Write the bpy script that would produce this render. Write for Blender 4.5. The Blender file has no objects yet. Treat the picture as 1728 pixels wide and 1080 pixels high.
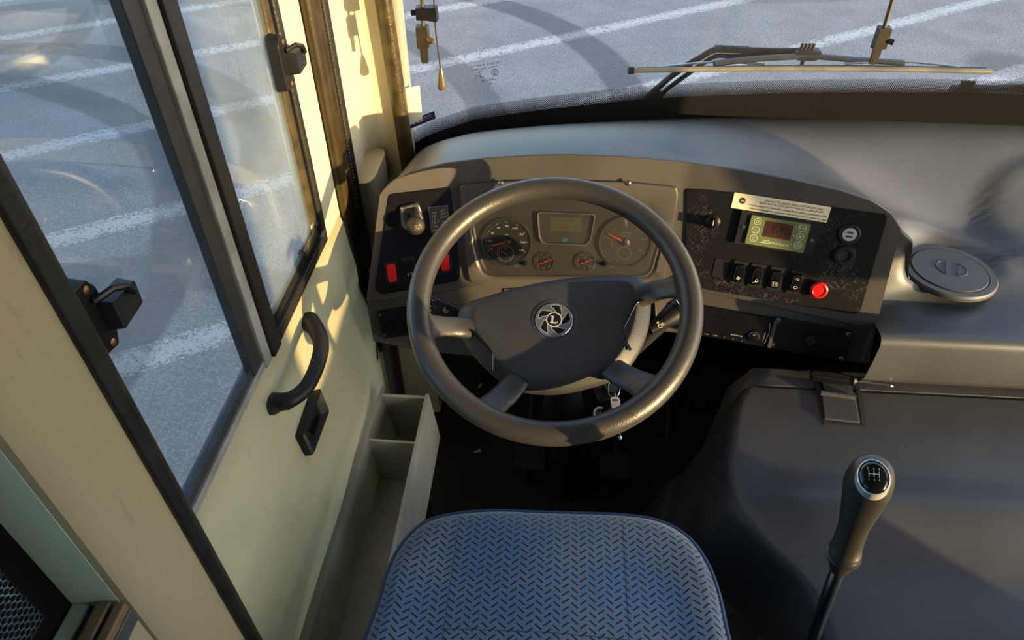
import bpy, bmesh, math, random
from mathutils import Vector, Matrix, Euler
random.seed(7)
PI = math.pi
C = bpy.context.scene
COL = C.collection

# ------------------------------------------------------------------ camera
FPX = 1170.0
TH = math.radians(41.6)
YAW = math.radians(3.9)
CAMLOC = Vector((0, 0, 1.55))
cam_data = bpy.data.cameras.new('camera')
cam_data.sensor_width = 36.0
cam_data.lens = FPX / 1728.0 * 36.0
cam_data.clip_start = 0.02
cam = bpy.data.objects.new('camera', cam_data)
COL.objects.link(cam)
cam.location = CAMLOC
cam.rotation_euler = (PI / 2 - TH, 0, YAW)
C.camera = cam

# ------------------------------------------------------------------ sky, sun, exposure
SUN_TO = Vector((0.845, -0.525, 0.105)).normalized()
world = bpy.data.worlds.new('sky')
C.world = world
world.use_nodes = True
wn = world.node_tree
wn.nodes.clear()
wo = wn.nodes.new('ShaderNodeOutputWorld')
wb = wn.nodes.new('ShaderNodeBackground')
sky = wn.nodes.new('ShaderNodeTexSky')
sky.sky_type = 'NISHITA'
sky.sun_disc = False
sky.sun_elevation = math.radians(24)
sky.sun_rotation = math.atan2(SUN_TO.x, SUN_TO.y)
sky.air_density = 1.0
sky.dust_density = 1.0
wb.inputs['Strength'].default_value = 0.32
wn.links.new(sky.outputs[0], wb.inputs[0])
wn.links.new(wb.outputs[0], wo.inputs[0])
sl = bpy.data.lights.new('sun', 'SUN')
sl.energy = 7.0
sl.color = (1.0, 0.70, 0.32)
sl.angle = math.radians(0.6)
so = bpy.data.objects.new('sun', sl)
COL.objects.link(so)
so.rotation_euler = SUN_TO.to_track_quat('Z', 'Y').to_euler()
C.view_settings.view_transform = 'Standard'
C.view_settings.look = 'None'
C.view_settings.gamma = 1.0
C.view_settings.use_curve_mapping = False
C.view_settings.exposure = 0.8
C.render.film_transparent = False

# ------------------------------------------------------------------ picture point -> world point
_fw = Vector((-math.sin(YAW) * math.cos(TH), math.cos(YAW) * math.cos(TH), -math.sin(TH)))
_rt = Vector((math.cos(YAW), math.sin(YAW), 0))
_up = _rt.cross(_fw)

def P(px, py, x=None, y=None, z=None, pl=None):
    r = _fw + _rt * ((px - 864) / FPX) + _up * ((540 - py) / FPX)
    if x is not None: t = (x - CAMLOC.x) / r.x
    elif y is not None: t = (y - CAMLOC.y) / r.y
    elif z is not None: t = (z - CAMLOC.z) / r.z
    else: t = (pl[0] - CAMLOC).dot(pl[1]) / r.dot(pl[1])
    return CAMLOC + r * t

class Frame:
    """flat working frame: origin O, right U, up V, out N"""
    def __init__(s, O, U, V):
        s.O = Vector(O); s.U = Vector(U).normalized(); s.N = s.U.cross(Vector(V)).normalized(); s.V = s.N.cross(s.U)
    def p(s, u, v, n=0.0): return s.O + s.U * u + s.V * v + s.N * n
    def uv(s, px, py, n=0.0):
        q = P(px, py, pl=(s.O + s.N * n, s.N)) - s.O
        return (q.dot(s.U), q.dot(s.V))
    def at(s, u, v, n=0.0, rot=0.0):
        c, k = math.cos(rot), math.sin(rot)
        return Frame(s.p(u, v, n), s.U * c + s.V * k, s.V * c - s.U * k)

# ------------------------------------------------------------------ materials
class X:
    """tiny node-expression helper"""
    def __init__(s, nt, sock): s.nt = nt; s.k = sock
    def op(s, o, *a):
        n = s.nt.nodes.new('ShaderNodeMath'); n.operation = o
        for i, v in enumerate((s,) + a):
            if isinstance(v, X): s.nt.links.new(v.k, n.inputs[i])
            else: n.inputs[i].default_value = v
        return X(s.nt, n.outputs[0])
    def __add__(s, o): return s.op('ADD', o)
    def __sub__(s, o): return s.op('SUBTRACT', o)
    def __mul__(s, o): return s.op('MULTIPLY', o)
    def __truediv__(s, o): return s.op('DIVIDE', o)
    def abs(s): return s.op('ABSOLUTE')
    def floor(s): return s.op('FLOOR')
    def mod(s, o): return s.op('FLOORED_MODULO', o)
    def lt(s, o): return s.op('LESS_THAN', o)
    def gt(s, o): return s.op('GREATER_THAN', o)
    def max(s, o): return s.op('MAXIMUM', o)
    def min(s, o): return s.op('MINIMUM', o)
    def sqrt(s): return s.op('SQRT')
    def inv(s): return s.op('MULTIPLY_ADD', -1.0, 1.0)
    def step(s, a, b):
        n = s.nt.nodes.new('ShaderNodeMapRange'); n.interpolation_type = 'SMOOTHSTEP'
        s.nt.links.new(s.k, n.inputs[0]); n.inputs[1].default_value = a; n.inputs[2].default_value = b
        return X(s.nt, n.outputs[0])

def coords(nt, kind='Object'):
    tc = nt.nodes.new('ShaderNodeTexCoord'); sp = nt.nodes.new('ShaderNodeSeparateXYZ')
    nt.links.new(tc.outputs[kind], sp.inputs[0])
    return [X(nt, sp.outputs[i]) for i in range(3)], tc.outputs[kind]

def noise(nt, vec, scale, detail=3.0, rough=0.5, stretch=None, rot=None):
    n = nt.nodes.new('ShaderNodeTexNoise')
    n.inputs['Scale'].default_value = scale; n.inputs['Detail'].default_value = detail
    n.inputs['Roughness'].default_value = rough
    if stretch:
        mp = nt.nodes.new('ShaderNodeMapping'); mp.inputs['Scale'].default_value = stretch
        if rot: mp.inputs['Rotation'].default_value = rot; mp.vector_type = 'TEXTURE'; mp.inputs['Scale'].default_value = tuple(1 / k for k in stretch)
        nt.links.new(vec, mp.inputs[0]); vec = mp.outputs[0]
    nt.links.new(vec, n.inputs['Vector'])
    return X(nt, n.outputs[0])

def mixc(nt, fac, a, b):
    n = nt.nodes.new('ShaderNodeMix'); n.data_type = 'RGBA'
    nt.links.new(fac.k, n.inputs[0])
    for i, v in ((6, a), (7, b)):
        if isinstance(v, (tuple, list)): n.inputs[i].default_value = (*v[:3], 1)
        else: nt.links.new(v, n.inputs[i])
    return n.outputs[2]

def bump(nt, bs, h, strength, dist):
    b = nt.nodes.new('ShaderNodeBump'); b.inputs['Strength'].default_value = strength
    b.inputs['Distance'].default_value = dist
    nt.links.new(h.k, b.inputs['Height']); nt.links.new(b.outputs[0], bs.inputs['Normal'])

MATS = {}
def mat(name, col, rough=0.5, metal=0.0, grain=0, gs=0.3, gd=0.001, var=0.0, vscale=6, spec=0.5, col2=None, coat=0, emis=0):
    m = bpy.data.materials.new(name); m.use_nodes = True
    nt = m.node_tree; bs = nt.nodes['Principled BSDF']
    bs.inputs['Base Color'].default_value = (*col, 1)
    bs.inputs['Roughness'].default_value = rough
    bs.inputs['Metallic'].default_value = metal
    bs.inputs['Specular IOR Level'].default_value = spec
    bs.inputs['Coat Weight'].default_value = coat
    if emis:
        bs.inputs['Emission Color'].default_value = (*col, 1); bs.inputs['Emission Strength'].default_value = emis
    (x, y, z), v = coords(nt)
    if var or col2:
        f = noise(nt, v, vscale, 4).step(0.35, 0.68)
        c2 = col2 or tuple(c * (1 - var) for c in col)
        nt.links.new(mixc(nt, f, col, c2), bs.inputs['Base Color'])
    if grain: bump(nt, bs, noise(nt, v, grain, 2), gs, gd)
    MATS[name] = m
    return m

M_dash = mat('dash_plastic', (0.066, 0.061, 0.058), 0.42, grain=900, gs=.25, gd=.0006, var=.25)
M_dashtop = mat('dash_top_plastic', (0.056, 0.062, 0.070), 0.40, grain=700, gs=.25, gd=.0006, var=.22, vscale=4)
M_cons = mat('console_plastic', (0.060, 0.064, 0.070), 0.45, grain=700, gs=.25, gd=.0006, var=.2, vscale=5)
M_engine = mat('engine_cover_plastic', (0.046, 0.049, 0.056), 0.42, grain=500, gs=.3, gd=.0008, var=.3, vscale=5)
M_black = mat('black_plastic', (0.008, 0.008, 0.009), 0.38, grain=600, gs=.2, gd=.0004, spec=.3)
M_blackm = mat('black_matt_plastic', (0.010, 0.011, 0.013), 0.5, grain=700, gs=.2, gd=.0004, spec=.35)
M_gloss = mat('black_gloss_plastic', (0.006, 0.006, 0.007), 0.16, spec=.4)
M_wheel = mat('wheel_rubber', (0.034, 0.033, 0.032), 0.36, grain=420, gs=.38, gd=.0012)
M_pad = mat('wheel_pad_leatherette', (0.040, 0.042, 0.046), 0.46, grain=650, gs=.42, gd=.0012, var=.3, vscale=12)
M_chrome = mat('chrome', (0.62, 0.64, 0.67), 0.18, 1.0)
M_steel = mat('steel', (0.42, 0.43, 0.44), 0.30, 1.0, var=.3, vscale=60)
M_alu = mat('window_aluminium', (0.42, 0.44, 0.42), 0.38, 0.35, var=.35, vscale=14)
M_dalu = mat('dark_anodised_rail', (0.045, 0.048, 0.050), 0.40, 0.3, var=.3, vscale=20)
M_rubber = mat('seal_rubber', (0.016, 0.016, 0.015), 0.38, grain=180, gs=.4, gd=.0015, var=.4, vscale=25)
M_olive = mat('worn_seal_rubber', (0.055, 0.042, 0.018), 0.30, grain=150, gs=.5, gd=.0015, var=.5, vscale=30)
M_white = mat('white_mark', (0.75, 0.75, 0.74), 0.5)
M_softwhite = mat('soft_white_print', (0.38, 0.38, 0.38), 0.6)
M_grey = mat('grey_mark', (0.30, 0.30, 0.30), 0.5)
M_red = mat('red_plastic', (0.62, 0.012, 0.014), 0.28, coat=.3)
M_redn = mat('red_pointer', (0.85, 0.07, 0.03), 0.4)
M_floor = mat('black_floor_rubber', (0.010, 0.011, 0.011), 0.6, grain=200, gs=.5, gd=.002, var=.4, vscale=9)
M_bin = mat('painted_board', (0.46, 0.46, 0.38), 0.5, var=.22, vscale=10)
M_blue = mat('blue_piping', (0.020, 0.050, 0.13), 0.5)
M_paper = mat('cream_paper', (0.85, 0.78, 0.56), 0.5)
M_ink = mat('black_ink', (0.02, 0.02, 0.02), 0.5)
M_green = mat('green_membrane', (0.145, 0.185, 0.085), 0.35, coat=.3, var=.15, vscale=30)
M_lcdred = mat('brown_display', (0.070, 0.028, 0.022), 0.25, var=.2, vscale=90)
M_lcdseg = mat('display_segments', (0.035, 0.012, 0.010), 0.3)
M_lcd = mat('olive_display', (0.11, 0.10, 0.062), 0.35)
M_lcddark = mat('olive_display_digits', (0.066, 0.060, 0.040), 0.35)
M_gauge = mat('gauge_black', (0.020, 0.020, 0.020), 0.45)
M_dialrim = mat('gauge_rim', (0.06, 0.06, 0.058), 0.35)
M_lightblue = mat('blue_dot', (0.04, 0.30, 0.50), 0.4)
M_purple = mat('purple_label', (0.020, 0.016, 0.09), 0.35)
M_mustard = mat('brown_door_seal', (0.034, 0.024, 0.008), 0.32, grain=150, gs=.4, gd=.001, var=.4, vscale=22)
M_copper = mat('worn_bronze', (0.22, 0.12, 0.05), 0.4, 0.6, var=.4, vscale=80)
M_wood = mat('brown_edge_strip', (0.20, 0.13, 0.07), 0.5, var=.4, vscale=25)
M_slate = mat('slate_mat', (0.07, 0.075, 0.08), 0.5, var=.5, vscale=16)
M_pink = mat('pink_tag', (0.65, 0.18, 0.15), 0.4)
M_leaf = mat('pale_scrap', (0.55, 0.52, 0.42), 0.7)
M_orange = mat('orange_mark', (0.75, 0.30, 0.05), 0.5)

# cream body paint: stained low down, scuffed
def m_cream(name, col, dirt, zlo, zhi):
    m = mat(name, col, 0.42)
    nt = m.node_tree; bs = nt.nodes['Principled BSDF']
    (x, y, z), v = coords(nt)
    n1 = noise(nt, v, 3.2, 5, .6).step(0.42, 0.70)
    n2 = noise(nt, v, 22, 4, .7, (1, 2, .5)).step(0.60, 0.74)
    c = mixc(nt, n1 * .55, col, dirt)
    c = mixc(nt, n2 * .30, c, tuple(k * .45 for k in dirt))
    nt.links.new(c, bs.inputs['Base Color'])
    bump(nt, bs, noise(nt, v, 260, 2), .08, .001)
    return m
M_cream = m_cream("cream_paint", (0.56, 0.53, 0.40), (0.46, 0.43, 0.31), 0, 1)
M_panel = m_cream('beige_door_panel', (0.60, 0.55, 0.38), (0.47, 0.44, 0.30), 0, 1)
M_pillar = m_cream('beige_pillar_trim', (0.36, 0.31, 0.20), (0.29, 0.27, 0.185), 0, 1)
M_mint = m_cream('pale_green_grey_trim', (0.54, 0.66, 0.52), (0.46, 0.58, 0.44), 0, 1)
M_roof = mat('roof_lining', (0.36, 0.36, 0.34), 0.8)

# scuffed black panel with hair scratches
M_scr = mat('scratched_black_panel', (0.007, 0.007, 0.008), 0.40, spec=.28)
nt = M_scr.node_tree; bs = nt.nodes['Principled BSDF']
(x, y, z), v = coords(nt)
a = noise(nt, v, 90, 2, .5, (9, 1, .8), (0, .6, 0)).step(.62, .66)
b = noise(nt, v, 90, 2, .5, (9, 1, .8), (0, -.9, 0)).step(.63, .67)
w = noise(nt, v, 11, 3).step(.46, .60)
nt.links.new(mixc(nt, (a.max(b)) * w * .7, (0.007, 0.007, 0.008), (0.11, 0.12, 0.135)), bs.inputs['Base Color'])
bump(nt, bs, noise(nt, v, 120, 3), .35, .001)

# seat cloth: short black dashes in a basket layout on blue-grey cloth
M_cloth = bpy.data.materials.new('seat_cloth'); M_cloth.use_nodes = True
nt = M_cloth.node_tree; bs = nt.nodes['Principled BSDF']
bs.inputs['Roughness'].default_value = 0.85
bs.inputs['Sheen Weight'].default_value = 0.35
(x, y, z), v = coords(nt)
cw = 0.0125; ch = 0.0112
i = (x / cw).floor()
par = i.mod(2.0)
sg = par * 2.0 - 1.0
fx = ((x / cw) - i - 0.5) * cw; yy_ = y / ch + par * .5; fy = (yy_ - yy_.floor() - 0.5) * ch
ca, sa = math.cos(math.radians(38)), math.sin(math.radians(38))
du = (fx * ca + fy * sg * sa).abs(); dv = (fy * sg * ca - fx * sa).abs()
dash = (du + (noise(nt, v, 300, 1) - .5) * .002).lt(.0060) * (dv + (noise(nt, v, 500, 1) - .5) * .001).lt(.00125)
tone = noise(nt, v, 5.5, 3, .5).step(.40, .66)
tone2 = noise(nt, v, 420, 2)
c = mixc(nt, tone, (0.140, 0.195, 0.255), (0.052, 0.145, 0.310))
c = mixc(nt, tone2.step(.4, .7) * .4, c, (0.16, 0.19, 0.23))
seam = (x - 0.131).abs().lt(.0008).max((x + 0.124).abs().lt(.0008)).max((y - 0.077).abs().lt(.0008) * x.abs().lt(.128))
nt.links.new(mixc(nt, dash.max(seam * .7), c, (0.006, 0.007, 0.010)), bs.inputs['Base Color'])
bump(nt, bs, tone2 - dash * .6, .5, .0015)

# asphalt with worn parking stripes and dark tyre tracks
M_ground = bpy.data.materials.new('asphalt'); M_ground.use_nodes = True
nt = M_ground.node_tree; bs = nt.nodes['Principled BSDF']
bs.inputs['Roughness'].default_value = 0.8
(x, y, z), v = coords(nt)
nf = noise(nt, v, 75, 2, .6); nm = noise(nt, v, 2.2, 5, .55); nc = noise(nt, v, 26, 4, .7)
base = mixc(nt, nm.step(.3, .7), (0.144, 0.152, 0.153), (0.187, 0.196, 0.197))
base = mixc(nt, nf.step(.52, .68) * .55, base, (0.32, 0.33, 0.34))
base = mixc(nt, nf.step(.48, .34) * .5, base, (0.085, 0.087, 0.092))
wob = (noise(nt, v, 1.6, 2) - .5) * .10
def track(cx, cy, r, w, lim=None):
    d = ((x - cx) * (x - cx) + (y - cy) * (y - cy)).sqrt() - r + wob
    k = d.abs().step(w * .62, w * .42)
    for (nx, ny, c0) in lim or ():
        k = k * (x * nx + y * ny - c0).step(0.0, .35)
    return k
tr = track(-5.537, 2.374, 3.37, .30)
tr = tr.max(track(-4.88, 3.629, 2.84, .30, [(0, 1, 4.0)]))
tr = tr.max(track(-4.169, 4.265, 3.77, .30, [(0, 1, 4.4)]) * .8)
tr = tr.max(track(-2.692, 5.458, 3.30, .34, [(1, 0, -1.4)]))
tr = tr.max(track(-7.6, 6.2, 2.75, .30) * .8)
tr = tr.max(track(2.2, 12.5, 3.9, .5) * .5)
tr = tr.max(track(-2.2, 1.2, 1.9, .30, [(0, 1, 1.6)]) * .7)
q_ = P(1692, 108, z=-.95)
db = ((x - q_.x) * (x - q_.x) + (y - q_.y) * (y - q_.y)).sqrt() + wob
tr = tr.max(db.step(.42, .20) * .9)
base = mixc(nt, tr * (nc * .5 + .45), base, (0.040, 0.046, 0.053))
s = (y - x * 0.665 - 5.42 + wob * .25 + .83).mod(1.665) - .83
st = s.abs().lt(.125) * (nc * .9 + nf * .9 - s.abs() * 1.6).step(.62, .88) * (nm * .6 + nc * .5).step(.36, .52)
st = st * (x * .55 + y * .83 - 0.3).step(0, .2)
base = mixc(nt, st * (tr * .55).inv(), base, (0.40, 0.41, 0.41))
nt.links.new(base, bs.inputs['Base Color'])
bump(nt, bs, nf, .5, .01)

# glass: clear sheet that mirrors at grazing angles; haze is a thin diffuse film
def m_glass(name, tint, haze, hazecol, refl=1.0, ior=1.45):
    m = bpy.data.materials.new(name); m.use_nodes = True
    nt = m.node_tree; nt.nodes.clear()
    o = nt.nodes.new('ShaderNodeOutputMaterial')
    t = nt.nodes.new('ShaderNodeBsdfTransparent'); t.inputs[0].default_value = (*tint, 1)
    g = nt.nodes.new('ShaderNodeBsdfGlossy'); g.inputs['Roughness'].default_value = 0.01
    d = nt.nodes.new('ShaderNodeBsdfDiffuse'); d.inputs[0].default_value = (*hazecol, 1)
    fr = nt.nodes.new('ShaderNodeFresnel'); fr.inputs[0].default_value = ior
    (x, y, z), v = coords(nt)
    m1 = nt.nodes.new('ShaderNodeMixShader'); m2 = nt.nodes.new('ShaderNodeMixShader')
    nt.links.new((X(nt, fr.outputs[0]) * refl).k, m1.inputs[0])
    nt.links.new(t.outputs[0], m1.inputs[1]); nt.links.new(g.outputs[0], m1.inputs[2])
    hz = noise(nt, v, 5, 5, .6, (1, 1, .6)).step(.3, .75) * haze + haze * .5
    nt.links.new(hz.k, m2.inputs[0])
    nt.links.new(m1.outputs[0], m2.inputs[1]); nt.links.new(d.outputs[0], m2.inputs[2])
    nt.links.new(m2.outputs[0], o.inputs[0])
    MATS[name] = m
    return m, nt, o, m2, (x, y, z)
M_winglass = m_glass('side_window_glass', (0.90, 0.95, 0.975), 0.10, (0.42, 0.49, 0.56), .28)[0]
M_clear = m_glass('gauge_lens', (0.97, 0.97, 0.96), 0.02, (0.5, 0.5, 0.5), .7)[0]

# ------------------------------------------------------------------ mesh helpers
def obj(name, bm, m, parent=None, smooth=False, bevel=0.0, solid=0.0, sub=0, angle=35, kind=None, segs=2):
    """link a bmesh (world coordinates) as ONE mesh object, parented without moving it"""
    me = bpy.data.meshes.new(name)
    bmesh.ops.recalc_face_normals(bm, faces=bm.faces[:])
    if parent is not None:
        wl = world_loc(parent)
        bmesh.ops.translate(bm, verts=bm.verts[:], vec=-wl)
    bm.to_mesh(me); bm.free()
    o = bpy.data.objects.new(name, me); COL.objects.link(o)
    if parent is not None: o.parent = parent
    ms = m if isinstance(m, (list, tuple)) else [m]
    for k in ms: me.materials.append(k)
    if smooth:
        me.shade_smooth()
        if angle and angle < 180: me.set_sharp_from_angle(angle=math.radians(angle))
    if solid:
        md = o.modifiers.new('solid', 'SOLIDIFY'); md.thickness = solid; md.offset = -1
    if bevel:
        md = o.modifiers.new('bevel', 'BEVEL'); md.width = bevel; md.segments = segs; md.limit_method = 'ANGLE'
        md.angle_limit = math.radians(40); md.harden_normals = False
    if sub:
        md = o.modifiers.new('sub', 'SUBSURF'); md.levels = sub; md.render_levels = sub
    if kind: o['kind'] = kind
    return o

def world_loc(o):
    v = Vector(o.location)
    while o.parent is not None:
        o = o.parent; v += Vector(o.location)
    return v

def thing(name, label, cat, loc=(0, 0, 0), group=None, kind=None):
    o = bpy.data.objects.new(name, None); COL.objects.link(o)
    o.location = loc; o.empty_display_size = .05
    if label: o['label'] = label
    if cat: o['category'] = cat
    if group: o['group'] = group
    if kind: o['kind'] = kind
    return o

def tag(o, label, cat=None, group=None, kind=None):
    if label: o['label'] = label
    if cat: o['category'] = cat
    if group: o['group'] = group
    if kind: o['kind'] = kind
    return o

def poly(bm, pts):
    vs = [bm.verts.new(p) for p in pts]
    return bm.faces.new(vs)

def prism(bm, F, pts, n0, n1, shrink=0.0, mi=0):
    """extrude a 2D outline (frame F) from n0 to n1; the n1 end may be shrunk for a chamfer"""
    cx = sum(p[0] for p in pts) / len(pts); cy = sum(p[1] for p in pts) / len(pts)
    a = [bm.verts.new(F.p(u, v, n0)) for u, v in pts]
    def sh(u, v):
        d = math.hypot(u - cx, v - cy) or 1
        return (u - (u - cx) / d * shrink, v - (v - cy) / d * shrink)
    b = [bm.verts.new(F.p(*sh(u, v), n1)) for u, v in pts]
    fs = [bm.faces.new(b), bm.faces.new(a[::-1])]
    for i in range(len(pts)):
        j = (i + 1) % len(pts)
        fs.append(bm.faces.new((a[i], a[j], b[j], b[i])))
    for f in fs: f.material_index = mi
    return fs

def rrect(w, h, r, cx=0, cy=0, n=5):
    r = min(r, w / 2 - 1e-5, h / 2 - 1e-5)
    out = []
    for (sx, sy, a0) in ((1, 1, 0), (-1, 1, 90), (-1, -1, 180), (1, -1, 270)):
        for k in range(n + 1):
            a = math.radians(a0 + 90 * k / n)
            out.append((cx + sx * (w / 2 - r) + r * math.cos(a), cy + sy * (h / 2 - r) + r * math.sin(a)))
    return out

def circ(r, cx=0, cy=0, n=32, ry=None):
    ry = ry or r
    return [(cx + r * math.cos(2 * PI * k / n), cy + ry * math.sin(2 * PI * k / n)) for k in range(n)]

def round_poly(pts, r, n=5):
    """round the corners of a 2D polygon"""
    out = []
    L = len(pts)
    for i in range(L):
        p = Vector(pts[i]); a = Vector(pts[i - 1]) - p; b = Vector(pts[(i + 1) % L]) - p
        rr = min(r[i] if isinstance(r, (list, tuple)) else r, a.length * .48, b.length * .48)
        A = p + a.normalized() * rr; B = p + b.normalized() * rr
        for k in range(n + 1):
            t = k / n
            out.append(tuple(A * (1 - t) ** 2 + p * 2 * t * (1 - t) + B * t * t))
    return out

def resample(pts, n, closed=True):
    P_ = [Vector(p) for p in pts] + ([Vector(pts[0])] if closed else [])
    L = [0]
    for a, b in zip(P_, P_[1:]): L.append(L[-1] + (b - a).length)
    out = []; tot = L[-1]; m = n if closed else n - 1; j = 0
    for k in range(n):
        s = tot * k / m
        while j < len(L) - 2 and L[j + 1] < s: j += 1
        t = (s - L[j]) / max(1e-9, L[j + 1] - L[j])
        out.append(P_[j].lerp(P_[j + 1], min(1, t)))
    return out

def catmull(pts, n, closed=False):
    Q = [Vector(p) for p in pts]; L = len(Q); out = []
    segs = L if closed else L - 1
    for i in range(segs):
        if closed: a, b, c, d = Q[(i - 1) % L], Q[i], Q[(i + 1) % L], Q[(i + 2) % L]
        else:
            b, c = Q[i], Q[i + 1]
            a = Q[i - 1] if i else b * 2 - c
            d = Q[i + 2] if i + 2 < L else c * 2 - b
        for k in range(n):
            t = k / n
            out.append(.5 * ((2 * b) + (c - a) * t + (2 * a - 5 * b + 4 * c - d) * t * t + (3 * b - a - 3 * c + d) * t ** 3))
    if not closed: out.append(Q[-1].copy())
    return out

def rings(bm, rs, cap0=True, cap1=True, closed=True, loop=False):
    """skin a list of rings (lists of points)"""
    V = [[bm.verts.new(p) for p in r] for r in rs]
    n = len(V[0])
    R = list(zip(V, V[1:])) + ([(V[-1], V[0])] if loop else [])
    for A, B in R:
        for i in range(n if closed else n - 1):
            j = (i + 1) % n
            try: bm.faces.new((A[i], A[j], B[j], B[i]))
            except ValueError: pass
    if closed and not loop:
        if cap0: bm.faces.new(V[0][::-1])
        if cap1: bm.faces.new(V[-1])
    return V

def tube(bm, pts, r, n=10, rr=None, flat=1.0, upv=None):
    """round (or flattened) tube along points, radius list allowed"""
    Q = [Vector(p) for p in pts]; rs = []
    up = Vector(upv) if upv else None
    prev = None
    for i, p in enumerate(Q):
        t = (Q[min(i + 1, len(Q) - 1)] - Q[max(i - 1, 0)]).normalized()
        if up: a = up - t * up.dot(t)
        elif prev is None:
            a = Vector((0, 0, 1)) if abs(t.z) < .9 else Vector((1, 0, 0)); a = a - t * a.dot(t)
        else: a = prev - t * prev.dot(t)
        a.normalize(); prev = a; b = t.cross(a)
        q = r[i] if isinstance(r, (list, tuple)) else r
        rs.append([p + a * math.cos(2 * PI * k / n) * q * flat + b * math.sin(2 * PI * k / n) * q for k in range(n)])
    rings(bm, rs)

def lathe(bm, F, prof, n=32, cap0=True, cap1=True, cx=0, cy=0):
    """profile [(radius, height)] turned about F's normal"""
    rings(bm, [[F.p(cx + r * math.cos(2 * PI * k / n), cy + r * math.sin(2 * PI * k / n), h) for k in range(n)] for r, h in prof], cap0, cap1)

def box(bm, lo, hi):
    lo = Vector(lo); hi = Vector(hi)
    F = Frame((0, 0, 0), (1, 0, 0), (0, 1, 0))
    prism(bm, F, [(lo.x, lo.y), (hi.x, lo.y), (hi.x, hi.y), (lo.x, hi.y)], lo.z, hi.z)

def hull6(bm, A, B):
    """two quads -> solid"""
    rings(bm, [A, B])

def ringband(bm, F, outer, inner, no, ni, n=96, skirt=None):
    """flat/sloped band between two outlines in frame F"""
    o = resample(outer, n); i = resample(inner, n)
    # align the start of the inner outline to the outer
    c = sum((Vector(q) for q in i), Vector((0, 0))) / n
    rs = []
    if skirt is not None: rs.append([F.p(*q, skirt) for q in o])
    rs += [[F.p(*q, no) for q in o], [F.p(*q, ni) for q in i]]
    return rs

# ---------------- lettering
_AR = {'ا': (0xFE8D, 2), 'أ': (0xFE83, 2), 'إ': (0xFE87, 2), 'ب': (0xFE8F, 4), 'ة': (0xFE93, 2), 'ت': (0xFE95, 4), 'ث': (0xFE99, 4), 'ج': (0xFE9D, 4),
       'ح': (0xFEA1, 4), 'خ': (0xFEA5, 4), 'د': (0xFEA9, 2), 'ذ': (0xFEAB, 2), 'ر': (0xFEAD, 2), 'ز': (0xFEAF, 2), 'س': (0xFEB1, 4), 'ش': (0xFEB5, 4),
       'ص': (0xFEB9, 4), 'ض': (0xFEBD, 4), 'ط': (0xFEC1, 4), 'ظ': (0xFEC5, 4), 'ع': (0xFEC9, 4), 'غ': (0xFECD, 4), 'ف': (0xFED1, 4), 'ق': (0xFED5, 4),
       'ك': (0xFED9, 4), 'ل': (0xFEDD, 4), 'م': (0xFEE1, 4), 'ن': (0xFEE5, 4), 'ه': (0xFEE9, 4), 'و': (0xFEED, 2), 'ى': (0xFEEF, 2), 'ي': (0xFEF1, 4)}
def arabic(s):
    out = []
    for w in s.split(' '):
        g = []
        w = w.replace('لا', '\u0001')
        def joins_next(c): return c in _AR and _AR[c][1] == 4
        for i, c in enumerate(w):
            pv = i > 0 and joins_next(w[i - 1])
            nx = i < len(w) - 1 and (w[i + 1] in _AR or w[i + 1] == '\u0001')
            if c == '\u0001': g.append(chr(0xFEFC if pv else 0xFEFB)); continue
            if c not in _AR: g.append(c); continue
            b, k = _AR[c]
            f = (3 if pv and nx else 2 if nx else 1 if pv else 0) if k == 4 else (1 if pv else 0)
            g.append(chr(b + f))
        out.append(''.join(reversed(g)))
    return ' '.join(reversed(out))

_fc = bpy.data.curves.new('lettering', 'FONT')
_fo = bpy.data.objects.new('lettering', _fc); COL.objects.link(_fo)
def letters(bm, body, F, u, v, size, n=0.0, width=None, align='CENTER', bold=0.0, mirror=False, thick=0.0003, res=2):
    _fc.body = body; _fc.size = 1.0; _fc.align_x = align; _fc.offset = bold; _fc.resolution_u = res
    dg = bpy.context.evaluated_depsgraph_get(); dg.update()
    me = bpy.data.meshes.new_from_object(_fo.evaluated_get(dg))
    if not len(me.vertices): return
    xs = [q.co.x for q in me.vertices]; ys = [q.co.y for q in me.vertices]
    sy = size; sx = size
    if width: sx = width / max(1e-6, max(xs) - min(xs))
    ox = {'CENTER': (max(xs) + min(xs)) / 2, 'LEFT': min(xs), 'RIGHT': max(xs)}[align]
    oy = 0.36
    mx = -1 if mirror else 1
    V = [bm.verts.new(F.p(u + (q.co.x - ox) * sx * mx, v + (q.co.y - oy) * sy, n + thick)) for q in me.vertices]
    for f in me.polygons:
        try: bm.faces.new([V[i] for i in f.vertices])
        except ValueError: pass
    bpy.data.meshes.remove(me)

def strip(bm, F, pts, w, n=0.0, closed=False):
    """flat painted line"""
    Q = [Vector(p) for p in pts]; L = len(Q)
    A = []; B = []
    for i in range(L):
        a = Q[i - 1] if (i or closed) else Q[i]; b = Q[(i + 1) % L] if (i < L - 1 or closed) else Q[i]
        t = (b - a).normalized(); m = Vector((-t.y, t.x)) * w / 2
        A.append(bm.verts.new(F.p(*(Q[i] + m), n))); B.append(bm.verts.new(F.p(*(Q[i] - m), n)))
    for i in range(L if closed else L - 1):
        j = (i + 1) % L
        bm.faces.new((A[i], B[i], B[j], A[j]))

def nb(): return bmesh.new()

# ================================================================== SETTING
GZ = -0.95
bm = nb(); poly(bm, [(-60, -30, GZ), (60, -30, GZ), (60, 90, GZ), (-60, 90, GZ)])
g = obj('ground', bm, M_ground, kind='structure')

XW = -0.45       # inner face of the driver's side wall
SILL = 0.742
# floor
bm = nb(); box(bm, (-0.50, -6.0, -0.06), (1.95, 1.75, 0.0))
obj('floor', bm, M_floor, kind='structure')

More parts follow.
